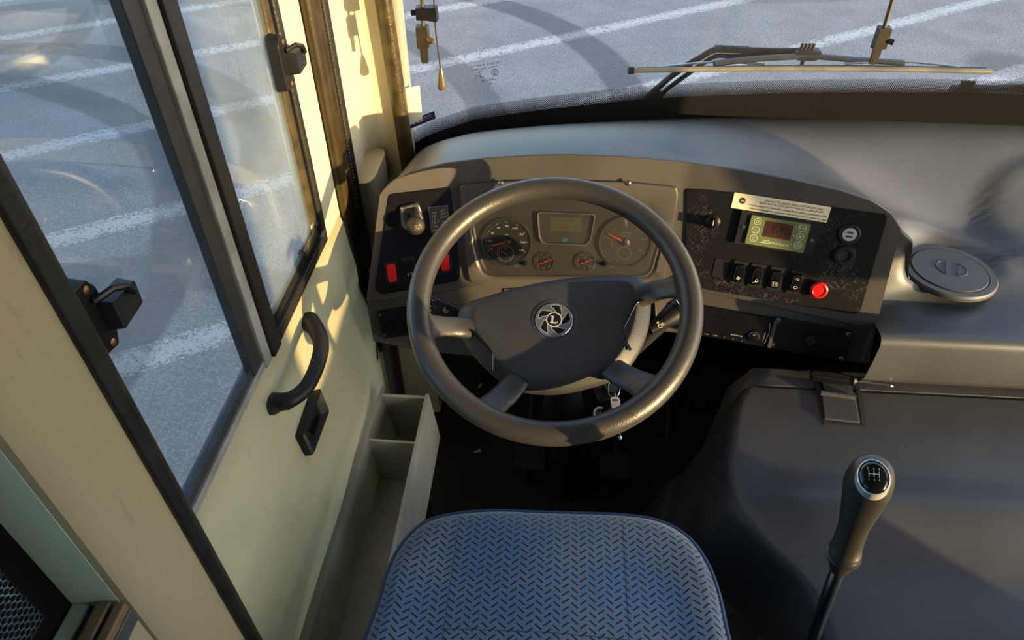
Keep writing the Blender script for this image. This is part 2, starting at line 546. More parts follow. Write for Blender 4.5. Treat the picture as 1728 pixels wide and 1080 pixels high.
# ---------------- driver's side wall, door and windows
# door panel: moulded sheet that swells inward below the sill
door = thing('door_1', None, None, (XW, .8, .4), kind='structure')
prof = [(.735, -.490), (.744, -.478), (.745, -.462), (.738, -.452), (.715, -.447), (.66, -.443), (.60, -.436), (.54, -.415), (.50, -.392), (.455, -.372), (.40, -.362), (.25, -.360), (.02, -.360)]
bm = nb(); rs = []
for k in range(61):
    y = .20 + (1.225 - .20) * k / 60
    row = []
    for z, x in prof:
        # the swell fades out towards the front seal and bows around the pull handle
        e = max(0.0, min(1.0, (1.225 - y) / .30)); e = e * e * (3 - 2 * e)
        f = max(0.0, 1 - abs(y - .72) / .50)
        zz = z + (.035 * f * f if .38 < z < .62 else 0)
        xx = XW + .0 + (x - XW) * (.35 + .65 * e) if x > XW + .02 else x
        row.append(Vector((xx, y, zz)))
    rs.append(row)
V = rings(bm, rs, closed=False)
bmesh.ops.solidify(bm, geom=bm.faces[:], thickness=.006)
obj('door_panel', bm, M_panel, door, smooth=True, angle=60)

# pull handle
hp = [P(519, 541, x=-.444), P(529, 551, x=-.425), P(538, 566, x=-.405), P(542, 585, x=-.392), P(538, 607, x=-.388), P(529, 632, x=-.388), P(518, 652, x=-.392), P(505, 665, x=-.400), P(488, 675, x=-.412), P(470, 679, x=-.430), P(462, 681, x=-.442)]
hq = catmull(hp, 6)
rad = [.0135 + .007 * abs(2 * k / (len(hq) - 1) - 1) ** 3 for k in range(len(hq))]
bm = nb(); tube(bm, hq, rad, 14, flat=.85)
h = obj('pull_handle', bm, M_blackm, door, smooth=True, angle=80); h['label'] = 'black bow-shaped pull handle'
bm = nb(); tube(bm, [P(482, 683, x=-.414), P(486, 686, x=-.398)], .006, 14)
obj('screw_cap', bm, M_black, h, smooth=True)
bm = nb(); q_ = P(619, 667, x=-.384); tube(bm, [q_ + Vector((-.006, 0, 0)), q_], .0042, 10); obj('screw_plug', bm, M_black, door, smooth=True)
# recessed door latch
FD = Frame(P(528, 712, x=-.411), (0, 1, 0), (-.33, 0, 1))
c4 = [FD.uv(*q) for q in ((535, 655), (551, 693), (522, 771), (505, 735))]
out = round_poly(c4, .006); cxm = sum(p[0] for p in c4) / 4; cym = sum(p[1] for p in c4) / 4
inn = [(cxm + (u - cxm) * .74, cym + (v - cym) * .74) for u, v in out]
inn2 = [(cxm + (u - cxm) * .60, cym + (v - cym) * .60) for u, v in out]
bm = nb()
rings(bm, [[FD.p(*q, -.020) for q in out], [FD.p(*q, .006) for q in out], [FD.p(cxm + (q[0] - cxm) * .9, cym + (q[1] - cym) * .9, .009) for q in out], [FD.p(*q, .005) for q in inn], [FD.p(*q, .0005) for q in inn2]])
lt = obj('latch_plate', bm, M_blackm, door, smooth=True, angle=30); lt['label'] = 'black recessed door latch plate'
bm = nb(); a, b, c_ = FD.uv(531, 711), FD.uv(528, 735), FD.uv(520, 741)
strip(bm, FD, [a, b, c_, FD.uv(517, 736)], .0016, .0046)
obj('release_lever', bm, M_chrome, lt)
bm = nb(); prism(bm, FD, round_poly([FD.uv(533, 700), FD.uv(536, 708), FD.uv(527, 733), FD.uv(520, 727)], .002), .0004, .0040)
obj('latch_paddle', bm, M_gloss, lt)

# window_1: sliding window in the door
win = thing('window_1', None, None, (XW, .8, SILL), kind='structure')
def post(bm, y0, y1, x0, x1, z0, z1): box(bm, (x0, y0, z0), (x1, y1, z1))
ZT = 1.95
bm = nb(); post(bm, .728, .762, -.470, -.455, SILL, ZT); obj('rear_stile', bm, M_dalu, win, bevel=.002)
bm = nb(); post(bm, .762, .786, -.464, -.450, SILL, ZT); obj('centre_stile', bm, M_alu, win, bevel=.002)
bm = nb(); post(bm, .788, .822, -.460, -.445, SILL, ZT); o = obj('black_stile', bm, M_rubber, win, bevel=.003)
for (n_, m_, y0, y1, xa, xb, z0, z1) in (
    ('bottom_rail', M_dalu, .41, .765, -.474, -.458, SILL + .012, SILL + .032), ('bottom_channel', M_alu, .41, .80, -.462, -.453, SILL + .002, SILL + .016),
    ('bottom_rail', M_rubber, .80, 1.13, -.462, -.450, SILL - .002, SILL + .020), ('bottom_channel', M_dalu, .82, 1.12, -.470, -.460, SILL + .018, SILL + .040)):
    bm = nb(); box(bm, (xa, y0, z0), (xb, y1, z1)); obj(n_, bm, m_, win, bevel=.0015)
bm = nb()
tube(bm, catmull([(-.462, 1.100, ZT), (-.462, 1.100, 1.2), (-.462, 1.098, .84), (-.462, 1.094, .80), (-.462, 1.075, .782), (-.462, 1.02, .780)], 8), .014, 10, flat=.6)
obj('front_stile', bm, M_olive, win, smooth=True, angle=80)
bm = nb()
tube(bm, catmull([(-.456, 1.128, ZT), (-.456, 1.128, 1.2), (-.456, 1.126, .80), (-.456, 1.115, .757), (-.456, 1.06, .750), (-.456, .84, .750)], 8), .0115, 10, flat=.6)
obj('front_seal', bm, M_rubber, win, smooth=True, angle=80)
bm = nb(); box(bm, (-.472, .41, SILL), (-.468, .765, ZT)); obj('rear_pane', bm, M_winglass, win)
bm = nb(); box(bm, (-.464, .80, SILL), (-.460, 1.10, ZT)); obj('front_pane', bm, M_winglass, win)

def window_latch(label, base, flip):
    """cast latch: long plate, cross lug, hook and screws (y-z plane of the window)"""
    F = Frame(base, (0, flip, 0), (0, 0, 1))
    if F.N.x < 0: F.N = -F.N
    bm = nb(); prism(bm, F, round_poly([(-.020, -.040), (.012, -.046), (.020, -.030), (.020, .030), (.010, .046), (-.012, .046), (-.020, .036)], .004), -.004, .014, .003)
    r = obj('window_latch', bm, M_black, win, smooth=True, angle=30, bevel=.001); r['label'] = label
    bm = nb(); prism(bm, F, round_poly([(.006, -.022), (.052, -.020), (.054, .012), (.006, .016)], .004), .012, .030, .003)
    obj('thumb_piece', bm, M_blackm, r, smooth=True, angle=30)
    bm = nb(); tube(bm, [F.p(.004, .020, .016), F.p(.020, .024, .028), F.p(.032, .018, .034), F.p(.038, .006, .034)], .004, 8)
    obj('hook', bm, M_black, r, smooth=True)
    for v in (-.034, .034):
        bm = nb(); lathe(bm, F.at(.004, v, .013), [(.0045, 0), (.0045, .002), (.002, .0035)], 12); obj('screw', bm, M_copper, r, smooth=True)
    return r
window_latch('bronze-worn window latch on the front stile', P(469, 108, x=-.452) , 1)
window_latch('black window latch by the rear pillar', P(152, 525, x=-.455) + Vector((0, -.012, 0)), 1)

# front door seal (two ribs) and the cream body between
bm = nb(); box(bm, (-.500, 1.140, SILL - .02), (-.452, 1.232, 2.1)); obj('door_frame', bm, M_cream, door, bevel=.004)
bm = nb(); tube(bm, [(-.447, 1.245, 2.1), (-.447, 1.250, .9), (-.447, 1.250, .60), (-.436, 1.236, .40), (-.43, 1.2, .33)], .017, 12, flat=.9); obj('trim_1', bm, M_mustard, None, smooth=True, angle=80, kind='structure')
bm = nb(); tube(bm, [(-.452, 1.285, 2.1), (-.452, 1.292, .9), (-.452, 1.300, .60), (-.440, 1.290, .40), (-.436, 1.27, .30)], .024, 12, flat=.7); 
obj('trim_2', bm, M_mustard, None, smooth=True, angle=80, kind='structure')
bm = nb()
for k in range(110):
    z = .50 + k * .0085
    lathe(bm, Frame((-.4345, 1.306 - (z - .6) * .012, z), (0, 1, 0), (0, 0, 1)), [(.0035, -.004), (.0035, .0012), (.0015, .0022)], 6)
obj('trim_3', bm, M_mustard, None, kind='structure')
bm = nb(); tube(bm, [(-.449, 1.333, 2.1), (-.449, 1.340, .9), (-.449, 1.346, .6), (-.44, 1.34, .4)], .016, 10, flat=.8); obj('trim_4', bm, M_rubber, None, smooth=True, angle=80, kind='structure')

# front corner post of the body: strip, recess, forward face
bm = nb()
box(bm, (-.56, 1.355, .0), (-.452, 1.462, 2.1))
obj('wall_left', bm, M_cream, None, bevel=.003, kind='structure')
bm = nb()
plan = [(-.56, 1.46), (-.462, 1.46), (-.462, 1.535), (-.432, 1.550), (-.372, 1.552), (-.350, 1.56), (-.350, 1.60), (-.56, 1.62)]
F0 = Frame((0, 0, 0), (1, 0, 0), (0, 1, 0))
prism(bm, F0, plan, .55, 2.1)
obj('wall_front', bm, M_cream, None, bevel=.010, segs=4, kind='structure')
bm = nb(); prism(bm, F0, round_poly([(-.462, 1.368), (-.424, 1.372), (-.414, 1.40), (-.414, 1.52), (-.424, 1.546), (-.462, 1.546)], .012), .50, .727, .003)
o = obj('trim_5', bm, M_cream, None, smooth=True, angle=40, kind='structure')
# lower wall ahead of the door, below the dash
bm = nb(); box(bm, (-.50, 1.215, .0), (-.440, 1.62, .56)); obj('wall_left', bm, M_panel, None, bevel=.004, kind='structure')
bm = nb(); box(bm, (-.44, 1.32, .0), (-.30, 1.36, .50)); obj('trim_6', bm, M_panel, None, bevel=.004, kind='structure')
bm = nb(); tube(bm, [(-.400, 1.262, .56), (-.400, 1.262, .02)], .021, 14); obj('trim_7', bm, M_rubber, None, smooth=True, kind='structure')
bm = nb(); box(bm, (-.44, 1.60, .0), (1.95, 1.66, .56)); obj('wall_front', bm, M_blackm, None, kind='structure')
# rubber bead beside the windscreen
bm = nb(); tube(bm, [P(636, -60, y=1.545), P(647, 0, y=1.545), P(691, 292, y=1.545), P(700, 350, y=1.545)], .019, 14); obj('trim_8', bm, M_olive, None, smooth=True, kind='structure')

# B pillar trim with its black rubber edge
bm = nb()
plan = [(-.52, .302), (-.452, .302), (-.412, .3015), (-.404, .304), (-.400, .312), (-.399, .33), (-.402, .404), (-.402, .418), (-.452, .418), (-.52, .418)]
prism(bm, F0, plan, .0, 2.1)
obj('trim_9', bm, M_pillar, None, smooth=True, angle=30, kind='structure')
bm = nb(); prism(bm, F0, round_poly([(-.425, .402), (-.397, .402), (-.393, .414), (-.397, .427), (-.425, .427)], .004), .0, 2.1); obj('trim_10', bm, M_rubber, None, smooth=True, angle=40, kind='structure')
bm = nb(); prism(bm, F0, [(-.462, .2965), (-.411, .3013), (-.411, .302), (-.462, .302)], .70, 2.1); obj('trim_11', bm, M_mint, None, kind='structure')
# ledge behind the pillar
ld = thing('trim_12', None, None, (-.43, .2, .88), kind='structure')
bm = nb(); box(bm, (-.60, -.6, .855), (-.400, .299, .878)); obj('ledge_board', bm, M_slate, ld, bevel=.002)
bm = nb(); box(bm, (-.4575, -.6, .878), (-.440, .298, .884)); obj('ledge_frame', bm, M_mint, ld, bevel=.002)
for xa, xb in ((-.430, -.416), (-.412, -.401)):
    bm = nb(); box(bm, (xa, -.6, .878), (xb, .299, .890)); obj('edge_strip', bm, M_wood, ld, bevel=.002)
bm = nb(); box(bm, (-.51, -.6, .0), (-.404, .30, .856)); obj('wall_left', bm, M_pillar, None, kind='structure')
# window behind the pillar: black edge and a honeycomb of printed dots
w3 = thing('window_3', None, None, (-.47, 0, 1.2), kind='structure')
M_frit, nt, o_, m2_, (x, y, z) = m_glass('printed_rear_glass', (.80, .93, .97), .16, (.30, .42, .46), .6)
t2 = nt.nodes.new('ShaderNodeBsdfDiffuse'); t2.inputs[0].default_value = (.008, .008, .008, 1)
ms = nt.nodes.new('ShaderNodeMixShader')
cy_, cz_ = .0070, .0122
def hexd(y, z):
    a_ = ((y / cy_).mod(1.0) - .5); b_ = ((z / cz_).mod(1.0) - .5)
    return ((a_ * cy_) * (a_ * cy_) + (b_ * cz_) * (b_ * cz_)).sqrt()
hd = hexd(y, z).min(hexd(y + cy_ / 2, z + cz_ / 2))
ey = (y * -1.0) + .296; ez = z + (1.2 - .885)
edge = ey.min(ez)
fr = edge.lt(.024).max(hd.lt(.0027) * edge.lt(.068))
nt.links.new(fr.k, ms.inputs[0]); nt.links.new(m2_.outputs[0], ms.inputs[1]); nt.links.new(t2.outputs[0], ms.inputs[2]); nt.links.new(ms.outputs[0], o_.inputs[0])
bm = nb(); box(bm, (-.462, -.9, .878), (-.458, .300, 1.95)); obj('glass', bm, M_frit, w3)

# ---------------- windscreen
WB = [(690, 275, .68), (700, 262, .70), (715, 252, .712), (745, 243, .73), (800, 229, .748), (900, 218, .762), (1000, 211, .768), (1100, 206, .77), (1220, 203, .77), (1340, 203, .77), (1460, 205, .77), (1580, 208, .77), (1740, 213, .77), (1900, 222, .77), (2150, 240, .77)]
WBP = [P(a, b, z=c) for a, b, c in WB]
def gy(x):
    q = WBP
    if x <= q[0].x: return q[0].y
    for a, b in zip(q, q[1:]):
        if x <= b.x: return a.y + (b.y - a.y) * (x - a.x) / (b.x - a.x)
    return q[-1].y
def gys(x): return sum(gy(x + d) for d in (-.06, -.03, 0, .03, .06)) / 5
LEAN = .06
M_ws, nt, o_, m2_, (x, y, z) = m_glass('windscreen_glass', (.985, .99, .985), .03, (.55, .55, .55), .55)
t2 = nt.nodes.new('ShaderNodeBsdfDiffuse'); t2.inputs[0].default_value = (.02, .02, .02, 1)
ms = nt.nodes.new('ShaderNodeMixShader')
dd = .0048
uu = x
a_ = ((uu / dd).mod(1.0) - .5); b_ = ((z / dd).mod(1.0) - .5)
d1 = (a_ * a_ + b_ * b_).sqrt()
a_ = ((uu / dd + .5).mod(1.0) - .5); b_ = ((z / dd + .5).mod(1.0) - .5)
d2 = (a_ * a_ + b_ * b_).sqrt()
dotm = d1.min(d2)
at_ = nt.nodes.new('ShaderNodeAttribute'); at_.attribute_name = 'band'   # height above the solid black band
fade = X(nt, at_.outputs['Fac']) / .034
fr = (dotm + fade * .16).lt(.40) * fade.lt(1.0)
fr = fr.max(fade.lt(0.0))
nt.links.new(fr.k, ms.inputs[0]); nt.links.new(m2_.outputs[0], ms.inputs[1]); nt.links.new(t2.outputs[0], ms.inputs[2]); nt.links.new(ms.outputs[0], o_.inputs[0])
w2 = thing('window_2', None, None, (0, 0, 0), kind='structure')
def onglass(px, py, d=0.0):
    y = 1.6
    for _ in range(8):
        q = P(px, py, y=y); y = gys(q.x) - LEAN * (q.z - .77) + d
    return P(px, py, y=y)
BT = sorted([(p.x, p.z) for p in [onglass(*q) for q in ((693, 247), (715, 232), (740, 222), (800, 202), (900, 187), (1000, 176), (1100, 166), (1264, 159), (1400, 156), (1560, 156), (1728, 160), (2000, 170))]])
def zband(x):
    if x <= BT[0][0]: return BT[0][1]
    for a, b in zip(BT, BT[1:]):
        if x <= b[0]: return a[1] + (b[1] - a[1]) * (x - a[0]) / (b[0] - a[0])
    return BT[-1][1]
bm = nb(); rs = []
for k in range(121):
    x_ = -.395 + k * (1.95 + .395) / 120
    y_ = gys(x_)
    rs.append([Vector((x_, y_ - LEAN * (z_ - .77), z_)) for z_ in (.60, .77, .88, 1.0, 1.5, 2.1)])
rings(bm, rs, closed=False)
bmesh.ops.solidify(bm, geom=bm.faces[:], thickness=-.005)
wpn = obj('windscreen_pane', bm, M_ws, w2, smooth=True, angle=60)
atr = wpn.data.attributes.new('band', 'FLOAT', 'POINT')
for i_, v_ in enumerate(wpn.data.vertices): atr.data[i_].value = v_.co.z - zband(v_.co.x)
# body lip outside, below the glass
bm = nb(); rs = []
for k in range(61):
    x_ = -.40 + k * 2.35 / 60; y_ = gys(x_)
    rs.append([Vector((x_, y_ + .012, .70)), Vector((x_, y_ + .03, .72)), Vector((x_, y_ + .05, .70)), Vector((x_, y_ + .06, .0)), Vector((x_, y_ + .05, -.5))])
rings(bm, rs, closed=False); bmesh.ops.solidify(bm, geom=bm.faces[:], thickness=.004)
obj('wall_front', bm, M_cream, None, smooth=True, kind='structure')

# ---------------- rest of the shell around and behind the camera
bm = nb(); box(bm, (-.55, -9.0, 2.1), (2.0, 1.75, 2.30)); obj('ceiling', bm, M_roof, None, kind='structure')
def sun_gate_wall(y0, y1, z0, z1):  # unseen right side, its openings shaped to steer where the sun lands
    bm = nb(); box(bm, (1.95, y0, z0), (2.0, y1, z1)); obj('unseen_wall_right', bm, M_panel, None, kind='structure')
sun_gate_wall(-2.0, -.17, -.06, .88); sun_gate_wall(-2.0, 1.70, 1.90, 2.1)
sun_gate_wall(-2.0, -.66, .88, 1.90); sun_gate_wall(-.17, 1.70, -.06, .60); sun_gate_wall(.25, .60, .86, 1.90)  # solid stretches added to keep sun off the dash top and rear stile
bm = nb(); box(bm, (-.56, -9.0, -.6), (-.50, -2.0, 2.1)); obj('wall_left', bm, M_panel, None, kind='structure')
bm = nb(); box(bm, (1.95, -9.0, -.6), (2.0, -2.0, 2.1)); obj('unseen_wall_right', bm, M_panel, None, kind='structure')
bm = nb(); box(bm, (-.56, -2.0, -.6), (-.50, 1.6, -.0)); obj('wall_left', bm, M_panel, None, kind='structure')
bm = nb(); box(bm, (-.50, -2.0, 0), (1.95, -1.96, 2.1)); obj('added_back_partition', bm, M_roof, None, kind='structure')  # unseen partition added to block light from behind and darken the cab
bm = nb(); box(bm, (-.56, -2.0, .88), (-.45, -.9, 1.90)); obj('wall_left', bm, M_panel, None, kind='structure')  # unseen infill added to block light behind the rear side window
bm = nb(); box(bm, (-.56, -2, .0), (-.50, -.6, .88)); box(bm, (-.56, -2, 1.90), (-.50, 1.2, 2.1)); obj('wall_left', bm, M_panel, None, kind='structure')

# ================================================================== DASHBOARD
K72 = 1 / math.tan(math.radians(72))
XL, XR = -.199, .262
FM = Frame((.03, 1.22, .716), (1, 0, 0), (0, K72, 1))
pL = P(770, 400, pl=(FM.O, FM.N)); pR = P(1148, 400, pl=(FM.O, FM.N))
def tilt_frame(p, s):
    N_ = Vector((s, -1, K72)).normalized(); U_ = Vector((1, s, 0)).normalized()
    return Frame(p, U_, N_.cross(U_))
FL = tilt_frame(pL, .29); FR = tilt_frame(pR, -.20)
def S(px, py, n=0.0):
    """picture point on the facia (three flat faces that meet at soft creases)"""
    q = P(px, py, pl=(FM.O + FM.N * n, FM.N))
    if q.x < pL.x: return P(px, py, pl=(FL.O + FL.N * n, FL.N))
    if q.x > pR.x: return P(px, py, pl=(FR.O + FR.N * n, FR.N))
    return q
dash = thing('dashboard', 'grey-brown moulded bus dashboard wrapping around the steering wheel below the windscreen', 'dashboard', (.15, 1.3, .60))

TOP = [(641, 330), (648, 319), (660, 308), (690, 292), (750, 277), (820, 268), (900, 263), (960, 262), (1050, 265), (1150, 274), (1250, 288), (1340, 305), (1420, 323), (1472, 340), (1503, 360), (1520, 388)]
LIP = [(619, 508), (640, 507), (690, 500), (790, 484), (850, 478), (920, 475), (1000, 474), (1060, 476), (1120, 481), (1190, 493), (1260, 507), (1330, 522), (1400, 538), (1440, 547), (1466, 553), (1477, 556)]
BOT = [(630, 575), (650, 578), (700, 590), (790, 600), (850, 602), (920, 600), (1000, 590), (1060, 570), (1120, 558), (1190, 566), (1260, 578), (1330, 591), (1400, 603), (1435, 609), (1455, 612), (1465, 613)]
BOT_L, LIP_ = BOT, LIP
NT = 90
T_ = resample(TOP, NT, False); L_ = resample(LIP, NT, False); B_ = resample(BOT, NT, False)
# blend the two side columns so that the ends stay rounded
bm = nb(); rs = []
back = Vector((0, 1, -.25)).normalized()
T3 = [S(*q) for q in T_]
for k in range(NT):
    t, l = T_[k], L_[k]
    e = min(k, NT - 1 - k)
    inset = 0.0
    a = S(*t); c = S(*l)
    row = [a + Vector((0, .055, -.035)), a + Vector((0, .012, -.002)), a + Vector((0, .004, .0012)), a]
    for j in range(1, 10):
        q = t.lerp(l, j / 10); row.append(S(*q))
    row += [c, c + Vector((0, .004, -.004)), c + Vector((0, .022, -.002))]
    rs.append(row)
# side skirts
def side(row, dx):
    return [p + Vector((dx, .10, -.015)) for p in row]
rs = [side(rs[0], .004)] + [[p + Vector((-.0015, .004, 0)) for p in rs[0]]] + rs + [[p + Vector((.0015, .004, 0)) for p in rs[-1]]] + [side(rs[-1], -.006)]
rings(bm, rs, closed=False)
obj('facia_panel', bm, M_dash, dash, smooth=True, angle=50)
bm = nb(); rs = []
for k in range(NT):
    l, b = L_[k], B_[k]
    if 850 < l.x < 1112: b = l + Vector((0, 10))
    w = -.010
    c = S(l.x, l.y - 4, w); row = [c]
    for j in range(1, 6): row.append(S(*(l.lerp(b, j / 5)), w))
    row[-1] = S(*b, -.006)
    d = row[-1]
    row += [d + Vector((0, .006, -.008)), d + Vector((0, .03, -.012)), d + Vector((0, .14, -.010))]
    rs.append(row)
rs = [side(rs[0], .004)] + rs + [side(rs[-1], -.006)]
rings(bm, rs, closed=False)
obj('lower_facia', bm, M_dash, dash, smooth=True, angle=50)
# end cheek under the right-hand end: closes lip and lower panel
bm = nb()
e1 = [S(1474, 551), S(1479, 556), S(1467, 614), S(1455, 611, 0)]
rings(bm, [e1, [p + Vector((-.004, .10, -.01)) for p in e1]])
obj('end_cheek', bm, M_dash, dash, bevel=.002)

# dash top and console: one moulding that runs from the facia edge to the windscreen and falls to the console shelf
ZC = .64
INN = [(648, 319), (690, 292), (750, 277), (820, 268), (900, 263), (960, 262), (1050, 265), (1150, 274), (1250, 288), (1340, 305), (1420, 323), (1472, 340), (1503, 360), (1520, 388)]
inn3 = [S(*q) + Vector((0, .006, -.002)) for q in INN]
c16 = P(1486, 565, z=ZC)
inn3 += [S(1519, 420) + Vector((.004, .04, -.02)), S(1511, 460) + Vector((.004, .05, -.04)), S(1500, 500) + Vector((.002, .05, -.045))]
inn3 += [S(1487, 538) + Vector((-.002, .03, -.02)), Vector((c16.x, c16.y, ZC))]
out3 = [P(*q[:2], z=q[2]) + Vector((0, .02, 0)) for q in [(694, 268, .69), (715, 252, .712), (745, 243, .73), (800, 229, .748), (900, 218, .762), (1000, 211, .768), (1100, 206, .77), (1220, 203, .77), (1340, 203, .77), (1460, 205, .77), (1580, 208, .77), (1740, 213, .77), (1900, 225, .77), (2150, 262, .76)]]
out3 += [Vector((1.93, y_, ZC)) for y_ in (1.52, 1.38, 1.25, 1.12)] + [Vector((1.93, c16.y, ZC))]
pw = [1.25] * 9 + [1.4, 1.7, 2.3, 3.2, 5, 7, 9, 11, 12, 12]
n_ = len(inn3)
inn3 = inn3[:n_]; out3 = out3[:n_]
ii = catmull(inn3, 6); oo = catmull(out3, 6)
NR = 44
def smooth01(u):
    u = max(0.0, min(1.0, u)); return u * u * (3 - 2 * u)
lidc = P(1600, 460, z=ZC)
boss = P(1800, 400, z=ZC)
rs = []
for k in range(len(ii)):
    f = k / 6; a = int(min(f, len(pw) - 2)); pwr = pw[a] * (1 - (f - a)) + pw[min(a + 1, len(pw) - 1)] * (f - a)
    row = []
    for j in range(NR + 1):
        s_ = (j / NR) ** 1.6
        p = ii[k].lerp(oo[k], s_)
        zl = ii[k].z + (oo[k].z - ii[k].z) * (1 - (1 - s_) ** 1.25) + .030 * math.sin(PI * s_) * min(1, f / 2)
        hr = ZC + .13 * smooth01((p.y - 1.37) / .32)
        d = math.hypot(p.x - boss.x, p.y - boss.y); dl = math.hypot(p.x - lidc.x, p.y - lidc.y)
        hr += .016 * smooth01((.205 - d) / .045) * smooth01((dl - .10) / .05)
        zr = ii[k].z + (hr - ii[k].z) * (1 - (1 - s_) ** (4 + 3 * smooth01((f - 10) / 4)))
        if dl < .14: zr = min(zr, ZC + max(0, dl - .09) * .3) if dl < .10 else zr + (min(zr, ZC + (dl - .09) * .3) - zr) * (1 - smooth01((dl - .10) / .04))
        g_ = smooth01((f - 6.5) / 5.5)
        p.z = zl * (1 - g_) + zr * g_
        row.append(p)
    rs.append(row)
# shelf front edge and apron
last = [p.copy() for p in rs[-1]]
for dy, dz in ((-.006, -.002), (-.012, -.008), (-.015, -.018), (-.016, -.06), (-.014, -.105), (-.004, -.125), (.02, -.135)):
    rs.append([p + Vector((0, dy, dz)) for p in last])
# rounded left return of the console
bm = nb()
rings(bm, rs, closed=False)
bmesh.ops.remove_doubles(bm, verts=bm.verts[:], dist=.0004)
obj('dash_top', bm, M_dashtop, dash, smooth=True, angle=80)

# round filler lid
def flat_disc_frame(c): return Frame(c, (1, 0, 0), (0, 1, 0))
FLd = flat_disc_frame(Vector((lidc.x, lidc.y, ZC)))
bm = nb(); lathe(bm, FLd, [(.094, -.004), (.094, .003), (.091, .007), (.078, .007), (.0765, .004), (.074, .004)], 56, True, True)
lid = obj('filler_lid_ring', bm, M_cons, dash, smooth=True, angle=30)
bm = nb(); lathe(bm, FLd, [(.0755, .0035), (.0755, .0075), (.074, .0088), (.030, .0095)], 56)
# finger cup: a dished round with a raised bar
lidp = obj('filler_lid', bm, M_dashtop, lid, smooth=True, angle=30)
for sg in (-1, 1):
    bm = nb()
    pts = []
    for k in range(13):
        a = math.radians(-78 + 156 * k / 12); pts.append((sg * (.005 + .027 * math.cos(a)), .028 * math.sin(a)))
    Fq = FLd.at(.004, .002, .0095, math.radians(-22))
    rings(bm, [[Fq.p(*q, .0004) for q in pts], [Fq.p(q[0] * .86 + sg * .002, q[1] * .86, .0014) for q in pts], [Fq.p(q[0] * .8 + sg * .003, q[1] * .8, .0003) for q in pts]])
    obj('finger_cup', bm, M_engine, lid, smooth=True, angle=35)

# ---------------- left switch panel
def plate(name, F, px, r, th, m, parent, label=None, n=0.0, shrink=.001, bev=0):
    bm = nb(); prism(bm, F, round_poly([F.uv(*q) for q in px], r), n, n + th, shrink)
    o = obj(name, bm, m, parent, smooth=True, angle=25, bevel=bev)
    if label: o['label'] = label
    return o
plate('switch_panel', FL, [(657, 327), (760, 315), (764, 345), (777, 466), (770, 474), (642, 497), (632, 487)], .008, .0035, M_gloss, dash, 'black left-hand switch panel')
def rocker(F, px, m, label, icon=None, w=.019, h=.040, base=True, parent=dash, rot=0.0):
    """push switch in its frame, centred on picture point px"""
    u, v = F.uv(*px, n=.004); G = F.at(u, v, .0035, rot)
    bm = nb(); prism(bm, G, rrect(w + .010, h + .012, .002), 0, .003, .001)
    b = obj('rocker_switch', bm, M_blackm, parent, smooth=True, angle=30); b['label'] = label
    bm = nb(); o_ = rrect(w, h, .005)
    rings(bm, [[G.p(a, c, .001) for a, c in o_], [G.p(a * .97, c * .98, .008 + c * .06) for a, c in o_], [G.p(a * .82, c * .90, .0105 + c * .06) for a, c in o_]])
    k = obj('switch_key', bm, m, b, smooth=True, angle=50)
    if icon:
        bm = nb(); icon(bm, G, .0113); k2 = obj('switch_symbol', bm, M_white if m is not M_red else M_ink, b)
    return b
def ic_light(bm, G, n):
    strip(bm, G, [(.002 + .0035 * math.cos(a), -.010 + .0035 * math.sin(a)) for a in [PI / 2 - PI * k / 8 for k in range(9)]], .0007, n - .0006, False)
    for k in range(3): strip(bm, G, [(-.001, -.0075 - k * .0025), (-.005, -.0085 - k * .0025)], .0006, n - .0006)
def ic_tri(bm, G, n):
    strip(bm, G, [(0, -.006), (.004, -.013), (-.004, -.013)], .0007, n - .0008, True)
rocker(FL, (661, 460), M_red, 'red push switch at the left end of the left panel', None)
rocker(FL, (690, 453), M_gloss, 'black lamp switch right of the red one', ic_light)
rocker(FL, (721, 446), M_gloss, 'black blank switch behind the wheel rim')
rocker(FL, (750, 441), M_red, 'red hazard warning switch near the instrument cluster', ic_tri)
# lever with a knurled ball knob in a chromed housing
u, v = FL.uv(694, 361); G = FL.at(u, v, .0035)
bm = nb(); hs = round_poly([(-.024, -.020), (-.022, .020), (.016, .026), (.026, -.018), (.012, -.034), (-.012, -.034)], .008)
rings(bm, [[G.p(*q, 0) for q in hs], [G.p(q[0], q[1], .008) for q in hs], [G.p(q[0] * .86, q[1] * .86, .013) for q in hs], [G.p(q[0] * .74, q[1] * .74, .013) for q in hs], [G.p(q[0] * .68, q[1] * .68, .004) for q in hs]])
hb = obj('brake_lever_housing', bm, M_steel, dash, smooth=True, angle=35)
bm = nb(); prism(bm, G, rrect(.018, .030, .003, 0, .004), .004, .015, .002); obj('lever_gate', bm, M_gloss, hb, smooth=True, angle=30)
kc = G.p(.004, -.014, .038)
bm = nb(); tube(bm, [G.p(0, .006, .006), G.p(.003, -.008, .030)], .006, 12)
lv = obj('brake_lever', bm, M_black, dash, smooth=True)
bm = nb(); bmesh.ops.create_uvsphere(bm, u_segments=28, v_segments=18, radius=.0192, matrix=Matrix.Translation(kc))
M_ball = mat('worn_ball_knob', (0.040, 0.034, 0.024), 0.30, grain=330, gs=.7, gd=.003, var=.5, vscale=200)
obj('ball_knob', bm, M_ball, lv, smooth=True, angle=180)
